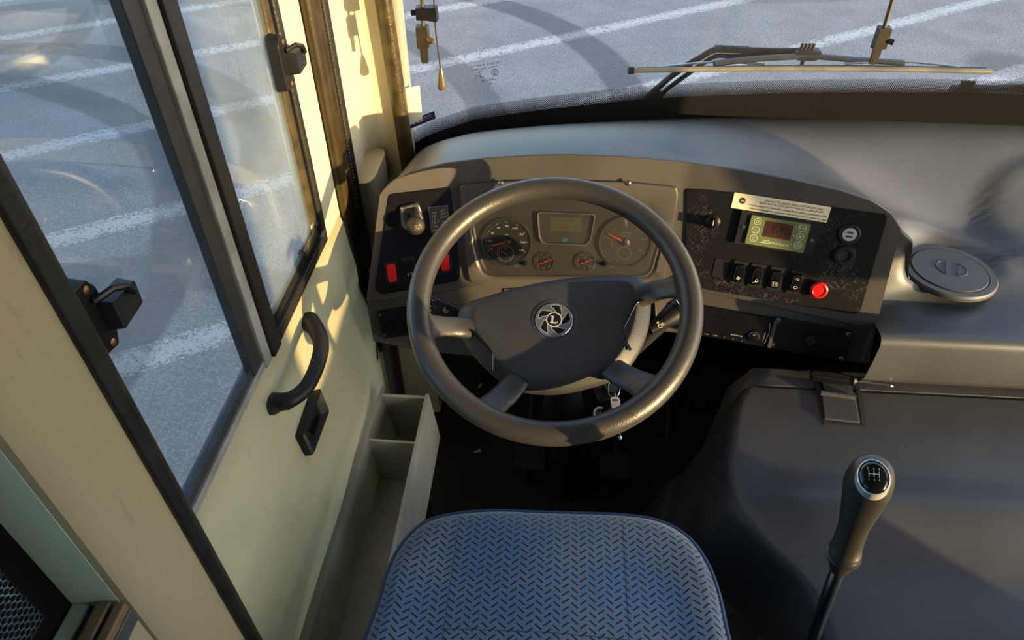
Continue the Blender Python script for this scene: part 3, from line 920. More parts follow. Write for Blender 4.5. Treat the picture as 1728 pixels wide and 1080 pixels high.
# printed label beside the lever
c4 = [FL.uv(*q) for q in ((720, 347), (752, 343), (766, 385), (728, 397))]
uc, vc = FL.uv(741, 369)
G = FL.at(uc, vc, .0038)
lw, lh = .0400, .0560
bm = nb(); prism(bm, G, rrect(lw, lh, .001), 0, .0006); lab = obj('instruction_label', bm, M_ink, dash); lab['label'] = 'black label with white lever instructions'
bm = nb(); n0 = .0009
strip(bm, G, rrect(lw - .001, lh - .001, .0008, n=2), .0003, n0, True)
letters(bm, arabic('اطفاء'), G, -.010, .0155, .0052, n0)
letters(bm, 'OFF', G, -.010, .0085, .0054, n0, bold=.01)
strip(bm, G, [(-.010, .004), (-.010, -.008)], .0009, n0); strip(bm, G, [(-.0125, .0015), (-.010, .0045), (-.0075, .0015)], .0006, n0); strip(bm, G, [(-.0125, -.0055), (-.010, -.0085), (-.0075, -.0055)], .0006, n0)
for k in range(8): strip(bm, G, [(-.016, .005 - k * .0022), (-.0145, .005 - k * .0022)], .0007, n0)
letters(bm, 'ON', G, -.010, -.0140, .0054, n0, bold=.01)
letters(bm, arabic('تشغيل'), G, -.010, -.0210, .0052, n0)
letters(bm, arabic('ارفع'), G, .009, .0190, .0052, n0); letters(bm, arabic('الذراع'), G, .009, .0118, .0052, n0); letters(bm, arabic('للتحرير'), G, .009, .0050, .0052, n0)
letters(bm, 'LIFT', G, .009, -.0060, .0046, n0, bold=.01); letters(bm, 'LEVER', G, .009, -.0125, .0046, n0, bold=.01)
letters(bm, arabic('فتح'), G.at(-.0035, -.003, 0, PI / 2), 0, 0, .0042, n0)
obj('label_lettering', bm, M_softwhite, lab)
# lower left plate with two blank switches
plate('lower_switch_plate', FL, [(636, 527), (700, 516), (702, 565), (646, 571)], .002, .0065, M_black, dash, 'black plate under the left panel', n=-.0058)
for q in ((661, 548), (690, 543)):
    u, v = FL.uv(*q, n=-.006); G = FL.at(u, v, .0006)
    bm = nb(); prism(bm, G, rrect(.022, .036, .005), 0, .005, .002); obj('blank_switch', bm, M_gloss, dash, smooth=True, angle=30)
def screw(F, px, n, r=.0045, m=M_steel, name='screw'):
    u, v = F.uv(*px, n=n); G = F.at(u, v, n, random.random())
    bm = nb(); lathe(bm, G, [(r, 0), (r, .0008), (r * .8, .0022), (r * .45, .0026)], 20)
    s_ = obj(name, bm, m, dash, smooth=True, angle=40)
    bm = nb()
    strip(bm, G, [(-r * .5, 0), (r * .5, 0)], r * .28, .0028); strip(bm, G, [(0, -r * .5), (0, r * .5)], r * .28, .0028)
    obj('screw_slot', bm, M_ink, s_)
screw(FL, (641, 531), .0007, .003); screw(FL, (649, 566), .0007, .003)

# ---------------- instrument cluster insert
insO = round_poly([FM.uv(*q) for q in ((776, 311), (860, 304), (960, 303), (1060, 306), (1142, 314), (1143, 330), (1119, 474), (1108, 480), (812, 478), (793, 474), (788, 440))], [.006, .03, .03, .03, .006, .006, .01, .006, .006, .01, .006])
insI = round_poly([FM.uv(*q) for q in ((800, 378), (838, 348), (890, 338), (960, 334), (1030, 337), (1072, 346), (1108, 372), (1112, 400), (1095, 455), (1080, 462), (840, 462), (822, 456), (808, 420))], [.012] * 13)
def star(outl, c, n):
    """resample an outline by angle about c so that bands between outlines stay aligned"""
    P_ = [Vector(q) for q in outl]; out = []
    for k in range(n):
        a = 2 * PI * k / n; d = Vector((math.cos(a), math.sin(a))); best = None
        for i in range(len(P_)):
            p, q = P_[i] - c, P_[(i + 1) % len(P_)] - c; e = q - p
            den = d.x * e.y - d.y * e.x
            if abs(den) < 1e-12: continue
            t = (p.x * e.y - p.y * e.x) / den; s_ = (p.x * d.y - p.y * d.x) / den
            if t > 0 and -1e-9 <= s_ <= 1 + 1e-9 and (best is None or t > best): best = t
        out.append(c + d * best)
    return out
cc = Vector(FM.uv(955, 405)); NS = 160
so_, si_ = star(insO, cc, NS), star(insI, cc, NS)
def lerp2(a, b, t): return [p.lerp(q, t) for p, q in zip(a, b)]
bm = nb()
R_ = [[FM.p(*q, -.002) for q in so_], [FM.p(*q, .0075) for q in so_], [FM.p(*q, .010) for q in lerp2(so_, si_, .035)], [FM.p(*q, .010) for q in lerp2(so_, si_, .60)], [FM.p(*q, .0075) for q in lerp2(so_, si_, .72)], [FM.p(*q, -.020) for q in lerp2(so_, si_, 1.0)]]
rings(bm, R_, cap0=False, cap1=False)
ins = obj('cluster_surround', bm, M_dash, dash, smooth=True, angle=28)
bm = nb(); poly(bm, [FM.p(*q, -.019) for q in si_])
# the facia shell would cover the recess: the cluster face stands just above it
FACE_N = .0025
bpy.data.meshes  # keep
bm.free()
bm = nb()
R_ = [[FM.p(*q, .0075) for q in lerp2(so_, si_, .72)], [FM.p(*q, FACE_N) for q in lerp2(so_, si_, 1.0)]]
rings(bm, R_, cap0=False, cap1=True)
cf = obj('cluster_face', bm, M_dash, dash, smooth=True, angle=20)
for q in ((844, 309), (1060, 309)):
    u, v = FM.uv(*q, n=.010); G = FM.at(u, v, .0100)
    bm = nb(); lathe(bm, G, [(.0062, 0), (.0058, .0005), (.0048, .0002), (.0046, .002), (.002, .003)], 20); obj('screw', bm, M_steel, dash, smooth=True, angle=40)
# thin raised ring of the inner trim
bm = nb(); a0 = lerp2(so_, si_, .80); a1 = lerp2(so_, si_, .86)
rings(bm, [[FM.p(*q, .0066) for q in a0], [FM.p(*q, .0068) for q in a1], [FM.p(*q, .0045) for q in a1]], cap0=False, cap1=False)
obj('inner_trim', bm, M_dialrim, dash, smooth=True)

# gauges
def arc(r, a0, a1, n=24): return [(r * math.cos(math.radians(a0 + (a1 - a0) * k / n)), r * math.sin(math.radians(a0 + (a1 - a0) * k / n))) for k in range(n + 1)]
def dial(name, label, px, R, face, rim=.004, rimh=.006):
    u, v = FM.uv(*px, n=FACE_N); G = FM.at(u, v, FACE_N)
    bm = nb(); lathe(bm, G, [(R + rim, 0), (R + rim * .8, rimh), (R + rim * .3, rimh), (R, .0015)], 48)
    o = obj(name, bm, M_dialrim, dash, smooth=True, angle=35); o['label'] = label
    bm = nb(); lathe(bm, G, [(R, .0012), (R, .0022)], 48); obj('dial_face', bm, face, o)
    return o, G
def pointer(o, G, L, a, w, m=M_redn, tail=.25, n=.0045, hub=.006):
    Gp = G.at(0, 0, n, math.radians(a))
    bm = nb(); prism(bm, Gp, [(-L * tail, -w * .6), (L * .15, -w * .6), (L, -w * .12), (L, w * .12), (L * .15, w * .6), (-L * tail, w * .6)], 0, .0012)
    obj('pointer', bm, m, o)
    bm = nb(); lathe(bm, Gp, [(hub, -.001), (hub, .0018), (hub * .8, .003)], 20); obj('pointer_hub', bm, M_gauge, o, smooth=True, angle=40)
def ticks(bm, G, R, a0, a1, n, l, w, h):
    for k in range(n + 1):
        a = math.radians(a0 + (a1 - a0) * k / n); c, s_ = math.cos(a), math.sin(a)
        strip(bm, G, [(c * (R - l), s_ * (R - l)), (c * R, s_ * R)], w, h)
hn = .0028
# speedometer
sp, G = dial('speedometer', 'speedometer dial marked 0 to 160', (855, 408), .0500, M_gauge)
bm = nb()
A0, A1 = 207, -27
ticks(bm, G, .0455, A0, A1, 8, .0038, .0011, hn); ticks(bm, G, .0455, A0, 90, 16, .0022, .0006, hn)
for k, t in enumerate(('0', '20', '40', '60', '80', '100', '120', '140', '160')):
    a = math.radians(A0 + (A1 - A0) * k / 8); rr = .0355
    letters(bm, t, G, rr * math.cos(a) * 1.0, rr * math.sin(a), .0062, hn - .0003, width=(.0028 + .0032 * (len(t) - 1)) * 1.15, bold=.015)
letters(bm, 'km/h', G, 0, .0165, .0042, hn - .0003)
obj('dial_markings', bm, M_white, sp)
pointer(sp, G, .040, 194, .0042, tail=.22)
def small_dial(parent, G, cx, cy, R, a, marks, text=()):
    Gs = G.at(cx, cy, 0)
    bm = nb(); strip(bm, Gs, circ(R, n=36), .0012, hn, True); obj('small_dial_ring', bm, M_grey, parent)
    bm = nb(); strip(bm, Gs, arc(R * .80, 130, 215, 10), .0009, hn); obj('red_band', bm, M_redn, parent)
    bm = nb(); ticks(bm, Gs, R * .86, 215, -35, 2, .0016, .0008, hn)
    for t, x_, y_ in text: letters(bm, t, Gs, x_, y_, .0034, hn - .0003)
    obj('small_markings', bm, M_white, parent)
    Gp = Gs.at(0, 0, hn + .0004, math.radians(a))
    bm = nb(); prism(bm, Gp, [(-R * .25, -.0008), (R * .75, -.0002), (R * .75, .0002), (-R * .25, .0008)], 0, .0008); obj('small_pointer', bm, M_redn, parent)
small_dial(sp, G, -.002, -.0255, .0175, 152, 0, (('E', -.011, -.011), ('F', .011, -.011), ('1/2', 0, .011)))
# rev counter
tc_, G2 = dial('rev_counter', 'rev counter dial faintly marked under its lens', (1055, 408), .0520, M_dash, rim=.005)
bm = nb(); ticks(bm, G2, .0465, 207, -27, 6, .0038, .0010, hn)
for k, t in enumerate(('0', '5', '10', '15', '20', '25', '30')):
    a = math.radians(207 - 234 * k / 6); letters(bm, t, G2, .0365 * math.cos(a), .0365 * math.sin(a), .0062, hn - .0003)
obj('dial_markings', bm, M_grey, tc_)
bm = nb(); strip(bm, G2, arc(.028, 165, 207, 10), .0011, hn); obj('red_band', bm, M_redn, tc_)
bm = nb(); strip(bm, G2, arc(.021, 60, 140, 12), .0007, hn); letters(bm, 'x100 r/min', G2, 0, .014, .0034, hn - .0003)
letters(bm, 'BAR', G2, -.012, -.040, .003, hn - .0003); obj('dial_lettering', bm, M_grey, tc_)
bm = nb(); strip(bm, G2.at(0, -.024, 0), circ(.014, n=30), .0008, hn, True); obj('small_dial_ring', bm, M_grey, tc_)
pointer(tc_, G2, .043, 155, .0032, tail=.26, hub=.0085)
for px_, lb in (((918, 441), 'left air pressure gauge'), ((987, 441), 'right air pressure gauge')):
    o, Gx = dial('pressure_gauge', lb, px_, .0190, M_gauge, rim=.003, rimh=.004)
    bm = nb(); ticks(bm, Gx, .0165, 215, -35, 5, .0020, .0006, hn)
    letters(bm, '0', Gx, -.0115, -.0115, .0032, hn - .0003); letters(bm, '12', Gx, .0115, -.0115, .0032, hn - .0003); letters(bm, 'bar', Gx, 0, -.0145, .0030, hn - .0003)
    letters(bm, '1' if 'left' in lb else '2', Gx, 0, .0095, .0042, hn - .0003); obj('dial_markings', bm, M_white, o)
    bm = nb(); strip(bm, Gx, arc(.0150, 140, 215, 10), .0009, hn); obj('red_band', bm, M_redn, o)
    pointer(o, Gx, .0150, 24, .0022, tail=.55, hub=.0025)
# centre display
u, v = FM.uv(954, 386, n=FACE_N); G = FM.at(u, v, FACE_N)
oo_ = round_poly([(-.062, .036), (.062, .036), (.056, -.020), (.048, -.033), (-.048, -.033), (-.056, -.020)], .009)
bm = nb(); st_ = [Vector(q) for q in oo_]
rings(bm, [[G.p(*q, 0) for q in st_], [G.p(*(q * .985), .0075) for q in st_], [G.p(*(q * .95), .0075) for q in st_], [G.p(*(q * .90), .0022) for q in st_]])
dsp = obj('display_frame', bm, M_dash, dash, smooth=True, angle=25); dsp['label'] = 'raised frame of the centre display'
bm = nb(); prism(bm, G, rrect(.066, .030, .002, .0, .010), .0020, .0028); obj('display_screen', bm, M_lcd, dsp)
bm = nb(); letters(bm, '23:15', G, .002, .0185, .0085, .0027, width=.028); letters(bm, '107891.4', G, .004, .0030, .0085, .0027, width=.036); obj('display_digits', bm, M_lcddark, dsp)
Gd = G.at(.0, -.0235, .0022)
bm = nb(); lathe(bm, Gd, [(.0048, 0), (.0048, .0005)], 20); obj('indicator_light', bm, M_lightblue, dsp)
bm = nb()
for a in range(0, 180, 60):
    c, s_ = math.cos(math.radians(a + 30)) * .003, math.sin(math.radians(a + 30)) * .003
    strip(bm, Gd, [(-c, -s_), (c, s_)], .0007, .0008)
obj('snowflake_symbol', bm, M_ink, dsp)
# trip knobs with their words
for q, w_, dx in (((885, 443), 'SET', -.0155), ((1020, 444), 'MODE', .0165)):
    u, v = FM.uv(*q, n=FACE_N); G = FM.at(u, v, FACE_N)
    bm = nb(); lathe(bm, G, [(.0068, 0), (.0068, .002), (.005, .002), (.0048, .010), (.0035, .0125)], 20)
    kb = obj('trip_knob', bm, M_gloss, dash, smooth=True, angle=40); kb['label'] = w_ + ' knob'
    bm = nb(); letters(bm, w_, G, dx, -.0085, .0040, .0004, bold=.01); obj('knob_lettering', bm, M_grey if w_ == 'MODE' else M_white, kb)
# curved clear lens over the gauges
bm = nb(); lens = lerp2(so_, si_, .80)
v0 = [bm.verts.new(FM.p(*q, .0078)) for q in lens]; bm.faces.new(v0)
r_ = bmesh.ops.extrude_face_region(bm, geom=bm.faces[:]); bmesh.ops.translate(bm, verts=[e for e in r_['geom'] if isinstance(e, bmesh.types.BMVert)], vec=FM.N * .0015)
obj('cluster_lens', bm, M_clear, dash)

# ---------------- right-hand control panel
plate('control_panel', FR, [(1158, 318), (1200, 320), (1498, 362), (1494, 380), (1452, 524), (1444, 530), (1190, 488), (1156, 474)], .008, .0035, M_scr, dash, 'scratched black control panel right of the wheel', bev=0)
PN = .0035
uvR = lambda q, n=PN: FR.uv(*q, n=n)
# warning notice
c4 = [uvR(q) for q in ((1239, 324), (1402, 349), (1396, 377), (1234, 350))]
wN = (Vector(c4[1]) - Vector(c4[0])).length; hN = (Vector(c4[3]) - Vector(c4[0])).length
cN = sum((Vector(q) for q in c4), Vector((0, 0))) / 4
rotN = math.atan2(c4[1][1] - c4[0][1], c4[1][0] - c4[0][0])
G = FR.at(cN.x, cN.y, PN, rotN)
bm = nb(); prism(bm, G, rrect(wN, hN, .0008), 0, .0010)
nt_ = obj('warning_notice', bm, M_paper, dash); nt_['label'] = 'cream notice strip with black Arabic and English text'
bm = nb(); nn = .0012
R0 = wN * .455
letters(bm, '• ' [:0] + arabic('سوف تعمل لمبة التحذير بشكل دائم في حالة وجود عطل') , G, wN * .125, hN * .33, hN * .19, nn, width=wN * .60, bold=.01)
letters(bm, arabic('الاتصال بأقرب مركز صيانة لتصليح العطل بعد انتهاء الرحلة'), G, wN * .105, hN * .13, hN * .19, nn, width=wN * .65, bold=.01)
letters(bm, '•', G, wN * .445, hN * .33, hN * .16, nn); letters(bm, '•', G, wN * .445, hN * .13, hN * .16, nn)
letters(bm, '• Under faulty condition the warning lamp will be permanently ON', G, wN * .08, -hN * .12, hN * .155, nn, width=wN * .80, bold=.012)
letters(bm, '• After completing the trip contact the nearest service center for repair.', G, wN * .095, -hN * .33, hN * .155, nn, width=wN * .83, bold=.012)
Gb = G.at(-wN * .40, hN * .06, 0)
strip(bm, Gb, circ(hN * .19, n=28), hN * .025, nn + .0003, True); vv = [bm.verts.new(Gb.p(*q, nn + .0002)) for q in circ(hN * .165, n=28)]; bm.faces.new(vv)
obj('notice_lettering', bm, M_ink, nt_)
bm = nb(); letters(bm, 'ABS', Gb, 0, 0, hN * .13, nn + .0003, bold=.02); obj('badge_lettering', bm, M_white, nt_)

# heater controller
cH = [uvR(q) for q in ((1268, 361), (1368, 377), (1357, 424), (1254, 408))]
cen = sum((Vector(q) for q in cH), Vector((0, 0))) / 4
rotH = math.atan2(cH[1][1] - cH[0][1], cH[1][0] - cH[0][0])
W_ = (Vector(cH[1]) - Vector(cH[0])).length; H_ = (Vector(cH[3]) - Vector(cH[0])).length
G = FR.at(cen.x, cen.y, PN, rotH)
bm = nb(); prism(bm, G, rrect(W_ * 1.36, H_ * 1.16, .002), 0, .007, .001)
hc = obj('climate_controller', bm, M_blackm, dash, smooth=True, angle=30); hc['label'] = 'air-conditioning controller with green membrane face'
bm = nb(); prism(bm, G, rrect(W_, H_, .002), .007, .0105, .0004); obj('controller_face', bm, M_green, hc)
bm = nb(); prism(bm, G, rrect(W_ * .46, H_ * .54, .001, -W_ * .005, H_ * .12), .0105, .0112); obj('temperature_display', bm, M_lcdred, hc)
bm = nb()
def seg(bm, G, x0, y0, w, h, on, n):
    pt = {'a': [(0, 1), (1, 1)], 'b': [(1, 1), (1, .5)], 'c': [(1, .5), (1, 0)], 'd': [(0, 0), (1, 0)], 'e': [(0, .5), (0, 0)], 'f': [(0, 1), (0, .5)], 'g': [(0, .5), (1, .5)]}
    for s_ in on: strip(bm, G, [(x0 + pt[s_][0][0] * w + .08 * w * (pt[s_][1][0] - pt[s_][0][0]), y0 + pt[s_][0][1] * h * .98), (x0 + pt[s_][1][0] * w, y0 + pt[s_][1][1] * h)], w * .18, n)
dw, dh = W_ * .065, H_ * .26; y0 = H_ * .00
for k, on in enumerate(('abged', 'afedcg', 'abgf', 'afed')): seg(bm, G, -W_ * .19 + k * W_ * .105, y0 + (H_ * .13 if k == 2 else 0), dw, dh * (.5 if k == 2 else 1), on if k != 2 else 'abfgcde', .0114)
obj('display_digits', bm, M_lcdseg, hc)
bm = nb(); nH = .0108
def ringbtn(bm, x_, y_): strip(bm, G, circ(H_ * .115, x_, y_, 26), H_ * .022, nH, True)
M_pale = mat('pale_green_print', (.50, .56, .40), .5)
xl, xr_ = -W_ * .375, W_ * .375
for y_ in (.32, .02, -.27): ringbtn(bm, xl, H_ * y_); ringbtn(bm, xr_, H_ * (y_ + .01))
strip(bm, G, arc(H_ * .05, 130, 410, 14), H_ * .02, nH) if False else None
strip(bm, G, [(xl + a, H_ * .32 + b) for a, b in arc(H_ * .05, 120, 420, 12)], H_ * .018, nH); strip(bm, G, [(xl, H_ * .32), (xl, H_ * .385)], H_ * .018, nH)
strip(bm, G, [(xl, H_ * .075), (xl + H_ * .055, -H_ * .02), (xl - H_ * .055, -H_ * .02)], H_ * .018, nH, True)
strip(bm, G, [(xl, -H_ * .33), (xl + H_ * .055, -H_ * .235), (xl - H_ * .055, -H_ * .235)], H_ * .018, nH, True)
letters(bm, 'AUTO', G, xr_, H_ * .33, H_ * .085, nH - .0003, bold=.01)
for k in range(3):
    a = math.radians(60 * k); strip(bm, G, [(xr_ - math.cos(a) * H_ * .07, H_ * .03 - math.sin(a) * H_ * .07), (xr_ + math.cos(a) * H_ * .07, H_ * .03 + math.sin(a) * H_ * .07)], H_ * .018, nH)
for k in range(3):
    a = math.radians(120 * k + 90); strip(bm, G, circ(H_ * .035, xr_ + math.cos(a) * H_ * .04, -H_ * .26 + math.sin(a) * H_ * .04, 12), H_ * .014, nH, True)
for y_ in (.33, .03, -.26): 
    vv = [bm.verts.new(G.p(*q, nH)) for q in circ(H_ * .02, W_ * .27, H_ * y_, 10)]; bm.faces.new(vv)
letters(bm, 'SPHEROS', G, W_ * .06, -H_ * .33, H_ * .085, nH - .0003, width=W_ * .34, bold=.008)
strip(bm, G, [(-W_ * .22, -H_ * .36), (-W_ * .17, -H_ * .27), (-W_ * .15, -H_ * .31), (-W_ * .12, -H_ * .25), (-W_ * .09, -H_ * .36)], H_ * .03, nH)
strip(bm, G, [(-W_ * .25, -H_ * .37), (-W_ * .08, -H_ * .37)], H_ * .022, nH)
obj('controller_print', bm, M_pale, hc)
for sx in (-1, 1):
    Gs = G.at(sx * W_ * .585, H_ * .04 * -sx + H_ * .0, .007)
    bm = nb(); lathe(bm, Gs, [(.0042, 0), (.0042, .0005), (.0034, .0003), (.0032, .0014), (.0014, .0018)], 18); obj('screw', bm, M_steel, hc, smooth=True, angle=40)
# rotary knob
u, v = uvR((1203, 374)); G = FR.at(u, v, PN)
bm = nb(); lathe(bm, G, [(.0150, 0), (.0145, .003), (.0105, .005), (.0100, .016), (.008, .019)], 30)
kn = obj('rotary_knob', bm, M_black, dash, smooth=True, angle=35); kn['label'] = 'black rotary knob with a white pointer line'
bm = nb(); prism(bm, G, rrect(.0075, .020, .002), .017, .025, .001); obj('knob_grip', bm, M_gloss, kn, smooth=True, angle=30)
bm = nb(); prism(bm, G, rrect(.0013, .011, .0004, 0, .004), .025, .0256); obj('pointer_line', bm, M_white, kn)
# four rockers and the red push button
def ic_fan(bm, G, n):
    for k in range(4):
        a = math.radians(90 * k + 20); strip(bm, G, circ(.0015, math.cos(a) * .0022, -.009 + math.sin(a) * .0022, 10), .0006, n - .0009, True)
def ic_mirror(bm, G, n): strip(bm, G, circ(.0028, .001, -.008, 14), .0007, n - .0009, True); strip(bm, G, [(-.001, -.0105), (-.0055, -.013)], .0007, n - .001)
def ic_heat(bm, G, n):
    for k in range(3): strip(bm, G, [(-.0035 + k * .0033 + .0008 * math.sin(t), -.012 + t * .0013) for t in range(6)], .0007, n - .0010)
    strip(bm, G, [(-.0055, -.005), (.0055, -.005), (.0055, -.014), (-.0055, -.014)], .0004, n - .001, True)
def ic_door(bm, G, n):
    for y_ in (.011, .008): strip(bm, G, [(-.004, y_ + .001), (.004, y_ - .001)], .0006, n + .0002)
    strip(bm, G, circ(.0042, 0, -.0085, 12, .0022), .0006, n - .0009, True)
sw_px = [(1247, 460), (1277, 465), (1309, 470), (1343, 476)]
sw_lb = ['blower rocker switch, leftmost of the right-hand four', 'mirror rocker switch', 'heater rocker switch', 'door rocker switch with a red mark']
for q, lb, ic in zip(sw_px, sw_lb, (ic_fan, ic_mirror, ic_heat, ic_door)):
    b = rocker(FR, q, M_gloss, lb, ic, w=.0195, h=.040)
    u, v = FR.uv(*q, n=.004); G = FR.at(u, v, .0035)
    bm = nb(); strip(bm, G, [(-.0085, -.012), (-.0088, .012), (-.006, .0175), (.006, .0175), (.0088, .012), (.0085, -.012)], .0005, .0128 + .0006)
    for v_ in bm.verts: v_.co = v_.co - G.N * 0
    for v_ in bm.verts:
        h_ = (v_.co - G.O).dot(G.V); v_.co += G.N * (h_ * .06 - .0022)
    obj('key_outline', bm, M_steel, b)
    if 'door' in lb:
        bm = nb(); prism(bm, G.at(0, -.0125, .0095), [(-.002, -.001), (.002, -.001), (.0, .0022)], 0, .0006); obj('red_mark', bm, M_red, b)
u, v = FR.uv(1216, 452); 
bm = nb(); prism(bm, FR.at(u, v, .0035), rrect(.028, .040, .002), 0, .001); obj('blanking_plate', bm, M_blackm, dash)
u, v = uvR((1381, 487)); G = FR.at(u, v, PN)
bm = nb(); lathe(bm, G, [(.0135, 0), (.0135, .004), (.0165, .006), (.0175, .010), (.0165, .0135), (.013, .0145), (.0115, .0125), (.006, .0132)], 40)
pb = obj('push_button', bm, M_red, dash, smooth=True, angle=60); pb['label'] = 'round red push button'
# twin usb socket and the empty round socket
u, v = uvR((1433, 395)); G = FR.at(u, v, PN)
bm = nb(); lathe(bm, G, [(.0205, 0), (.0205, .002), (.0185, .004), (.0135, .004), (.0130, .0035)], 40)
us = obj('usb_socket', bm, M_blackm, dash, smooth=True, angle=35); us['label'] = 'round double USB socket with a pale centre'
M_usb = mat('pale_socket_face', (.40, .42, .44), .4)
bm = nb(); lathe(bm, G, [(.0130, .003), (.0130, .0045), (.0125, .005)], 36); obj('socket_face', bm, M_usb, us)
for s_ in (-1, 1):
    bm = nb(); prism(bm, G.at(0, s_ * .0042, .0048), rrect(.0125, .0042, .0004), 0, .0005); obj('usb_port', bm, M_wood, us)
    bm = nb(); prism(bm, G.at(0, s_ * .0042, .0050), rrect(.0105, .0022, .0003, 0, .0006), 0, .0006); obj('port_slot', bm, M_ink, us)
u, v = uvR((1425, 431)); G = FR.at(u, v, PN)
bm = nb(); lathe(bm, G, [(.0205, 0), (.0205, .002), (.0185, .0055), (.0120, .0055), (.0110, .0045), (.0108, .0006)], 40)
ps = obj('power_socket', bm, M_blackm, dash, smooth=True, angle=35); ps['label'] = 'empty round power socket'
bm = nb(); lathe(bm, G, [(.0107, .0004), (.0107, .0009)], 30); obj('socket_bore', bm, M_ink, ps)

# lower right: radio and black cover plate
NL = -.0056
cR = [FR.uv(*q, n=NL) for q in ((1180, 514), (1312, 537), (1300, 585), (1172, 562))]
G0 = Vector(cR[3]); rotR = math.atan2(cR[1][1] - cR[0][1], cR[1][0] - cR[0][0])
Wr = (Vector(cR[1]) - Vector(cR[0])).length; Hr = (Vector(cR[1]) - Vector(cR[2])).length
Gr = FR.at(*(sum((Vector(q) for q in cR), Vector((0, 0))) / 4), NL, rotR)
bm = nb(); prism(bm, Gr, rrect(Wr * 1.18, Hr, .003, -Wr * .09), 0, .008, .002)
rd = obj('radio', bm, M_gloss, dash, smooth=True, angle=30); rd['label'] = 'black car radio behind the wheel rim'
bm = nb(); prism(bm, Gr, rrect(Wr * .70, Hr * .42, .003, -Wr * .18, Hr * .04), .008, .0092); obj('radio_display', bm, M_gloss, rd)
bm = nb(); lathe(bm, Gr.at(Wr * .255, -Hr * .20, .008), [(.0115, 0), (.0115, .003), (.0098, .0036)], 30); kb = obj('radio_knob', bm, M_chrome, rd, smooth=True, angle=40)
bm = nb(); lathe(bm, Gr.at(Wr * .255, -Hr * .20, .008), [(.0096, .003), (.0096, .0042), (.008, .0048)], 30); obj('knob_face', bm, M_gloss, rd, smooth=True, angle=40)
bm = nb(); prism(bm, Gr, rrect(.007, Hr * .98, .002, Wr * .475), .006, .0115, .001); obj('radio_side_trim', bm, M_dialrim, rd, smooth=True, angle=30)
bm = nb(); strip(bm, Gr, [(Wr * .41, -Hr * .36), (Wr * .432, 0), (Wr * .41, Hr * .34)], .0012, .0090); strip(bm, Gr, [(Wr * .38, -Hr * .30), (Wr * .385, 0)], .0007, .0090); obj('radio_ridge', bm, M_grey, rd)
bm = nb()
for k in range(6): letters(bm, str(k + 1) + ('  RDM', '  RPT', '  INT', '', '', '')[k], Gr, -Wr * .45 + k * Wr * .115, -Hr * .41, .0032, .0082)
letters(bm, 'BLUETOOTH USB', Gr, Wr * .045, -Hr * .27, .0030, .0082); letters(bm, 'VOL', Gr, Wr * .255, -Hr * .12, .0028, .0132)
obj('radio_print', bm, M_white, rd)
cP = [FR.uv(*q, n=NL) for q in ((1308, 533), (1438, 558), (1427, 609), (1299, 585))]
bm = nb(); prism(bm, FR, cP, NL, NL + .004, .0005)
cpl = obj('cover_plate', bm, M_black, dash); cpl['label'] = 'black cover plate with four screws at the right end'
for q in ((1313, 540), (1432, 564), (1303, 582), (1420, 605)): screw(FR, q, NL + .004, .0056)
u, v = FR.uv(1367, 572, n=NL); 
bm = nb(); lathe(bm, FR.at(u, v, NL + .004), [(.0105, 0), (.0105, .004), (.008, .0055), (.0055, .0045), (.003, .006)], 26); obj('round_knob', bm, M_blackm, cpl, smooth=True, angle=40)

# ================================================================== STEERING WHEEL
ca_, sa_ = math.cos(math.radians(24)), math.sin(math.radians(24))
cy3, sy3 = math.cos(math.radians(-3)), math.sin(math.radians(-3))
wc = CAMLOC + (_fw + _rt * ((934 - 864) / FPX) + _up * ((540 - 508) / FPX)) * 1.17
FW = Frame(wc, (cy3, sy3, 0), (-sy3 * ca_, cy3 * ca_, sa_))
wheel = thing('steering_wheel', 'large black four-spoke steering wheel with a silver round badge on its pad', 'steering wheel', wc)
RC = .2295; RT = .0200
bm = nb()
rs = []
for k in range(120):
    a = 2 * PI * k / 120; c, s_ = math.cos(a), math.sin(a)
    rs.append([FW.p(c * (RC + RT * 1.0 * math.cos(t)), s_ * (RC + RT * 1.0 * math.cos(t)), RT * 1.02 * math.sin(t)) for t in [2 * PI * q / 20 for q in range(20)]])
rings(bm, rs, loop=True)
def spoke(pts):
    """pts: (px, py, n, half width across, half thickness)"""
    Q = [(*FW.uv(a, b, n=n), n, w, h) for a, b, n, w, h in pts]
    C5 = []
    for i in range(5): C5.append([q[i] for q in Q])
    m = len(Q); rs = []
    sm = catmull([Vector((q[0], q[1], q[2])) for q in Q], 5); sw = catmull([Vector((q[3], q[4], 0)) for q in Q], 5)
    for i, p in enumerate(sm):
        t = (sm[min(i + 1, len(sm) - 1)] - sm[max(i - 1, 0)]); t2 = Vector((t.x, t.y)).normalized(); nrm = Vector((-t2.y, t2.x))
        w, h = sw[i].x, sw[i].y
        rs.append([FW.p(p.x + nrm.x * w * math.cos(a), p.y + nrm.y * w * math.cos(a), p.z + h * math.sin(a)) for a in [2 * PI * q / 16 for q in range(16)]])
    rings(bm, rs)
spoke([(704, 548, .000, .046, .015), (722, 549, -.008, .030, .013), (745, 550, -.028, .022, .011), (785, 553, -.055, .021, .011), (850, 560, -.068, .020, .010)])
spoke([(1172, 470, .000, .046, .015), (1155, 477, -.008, .032, .013), (1130, 485, -.028, .023, .011), (1095, 495, -.052, .022, .011), (1030, 520, -.068, .022, .010)])
spoke([(804, 709, .000, .036, .014), (814, 700, -.010, .034, .012), (834, 682, -.030, .025, .011), (856, 662, -.052, .024, .011), (890, 620, -.070, .022, .010)])
spoke([(1116, 664, .000, .048, .015), (1098, 656, -.010, .034, .012), (1076, 645, -.030, .025, .011), (1048, 632, -.052, .024, .011), (1000, 600, -.070, .022, .010)])
rim = obj('wheel_rim', bm, M_wheel, wheel, smooth=True, angle=180)
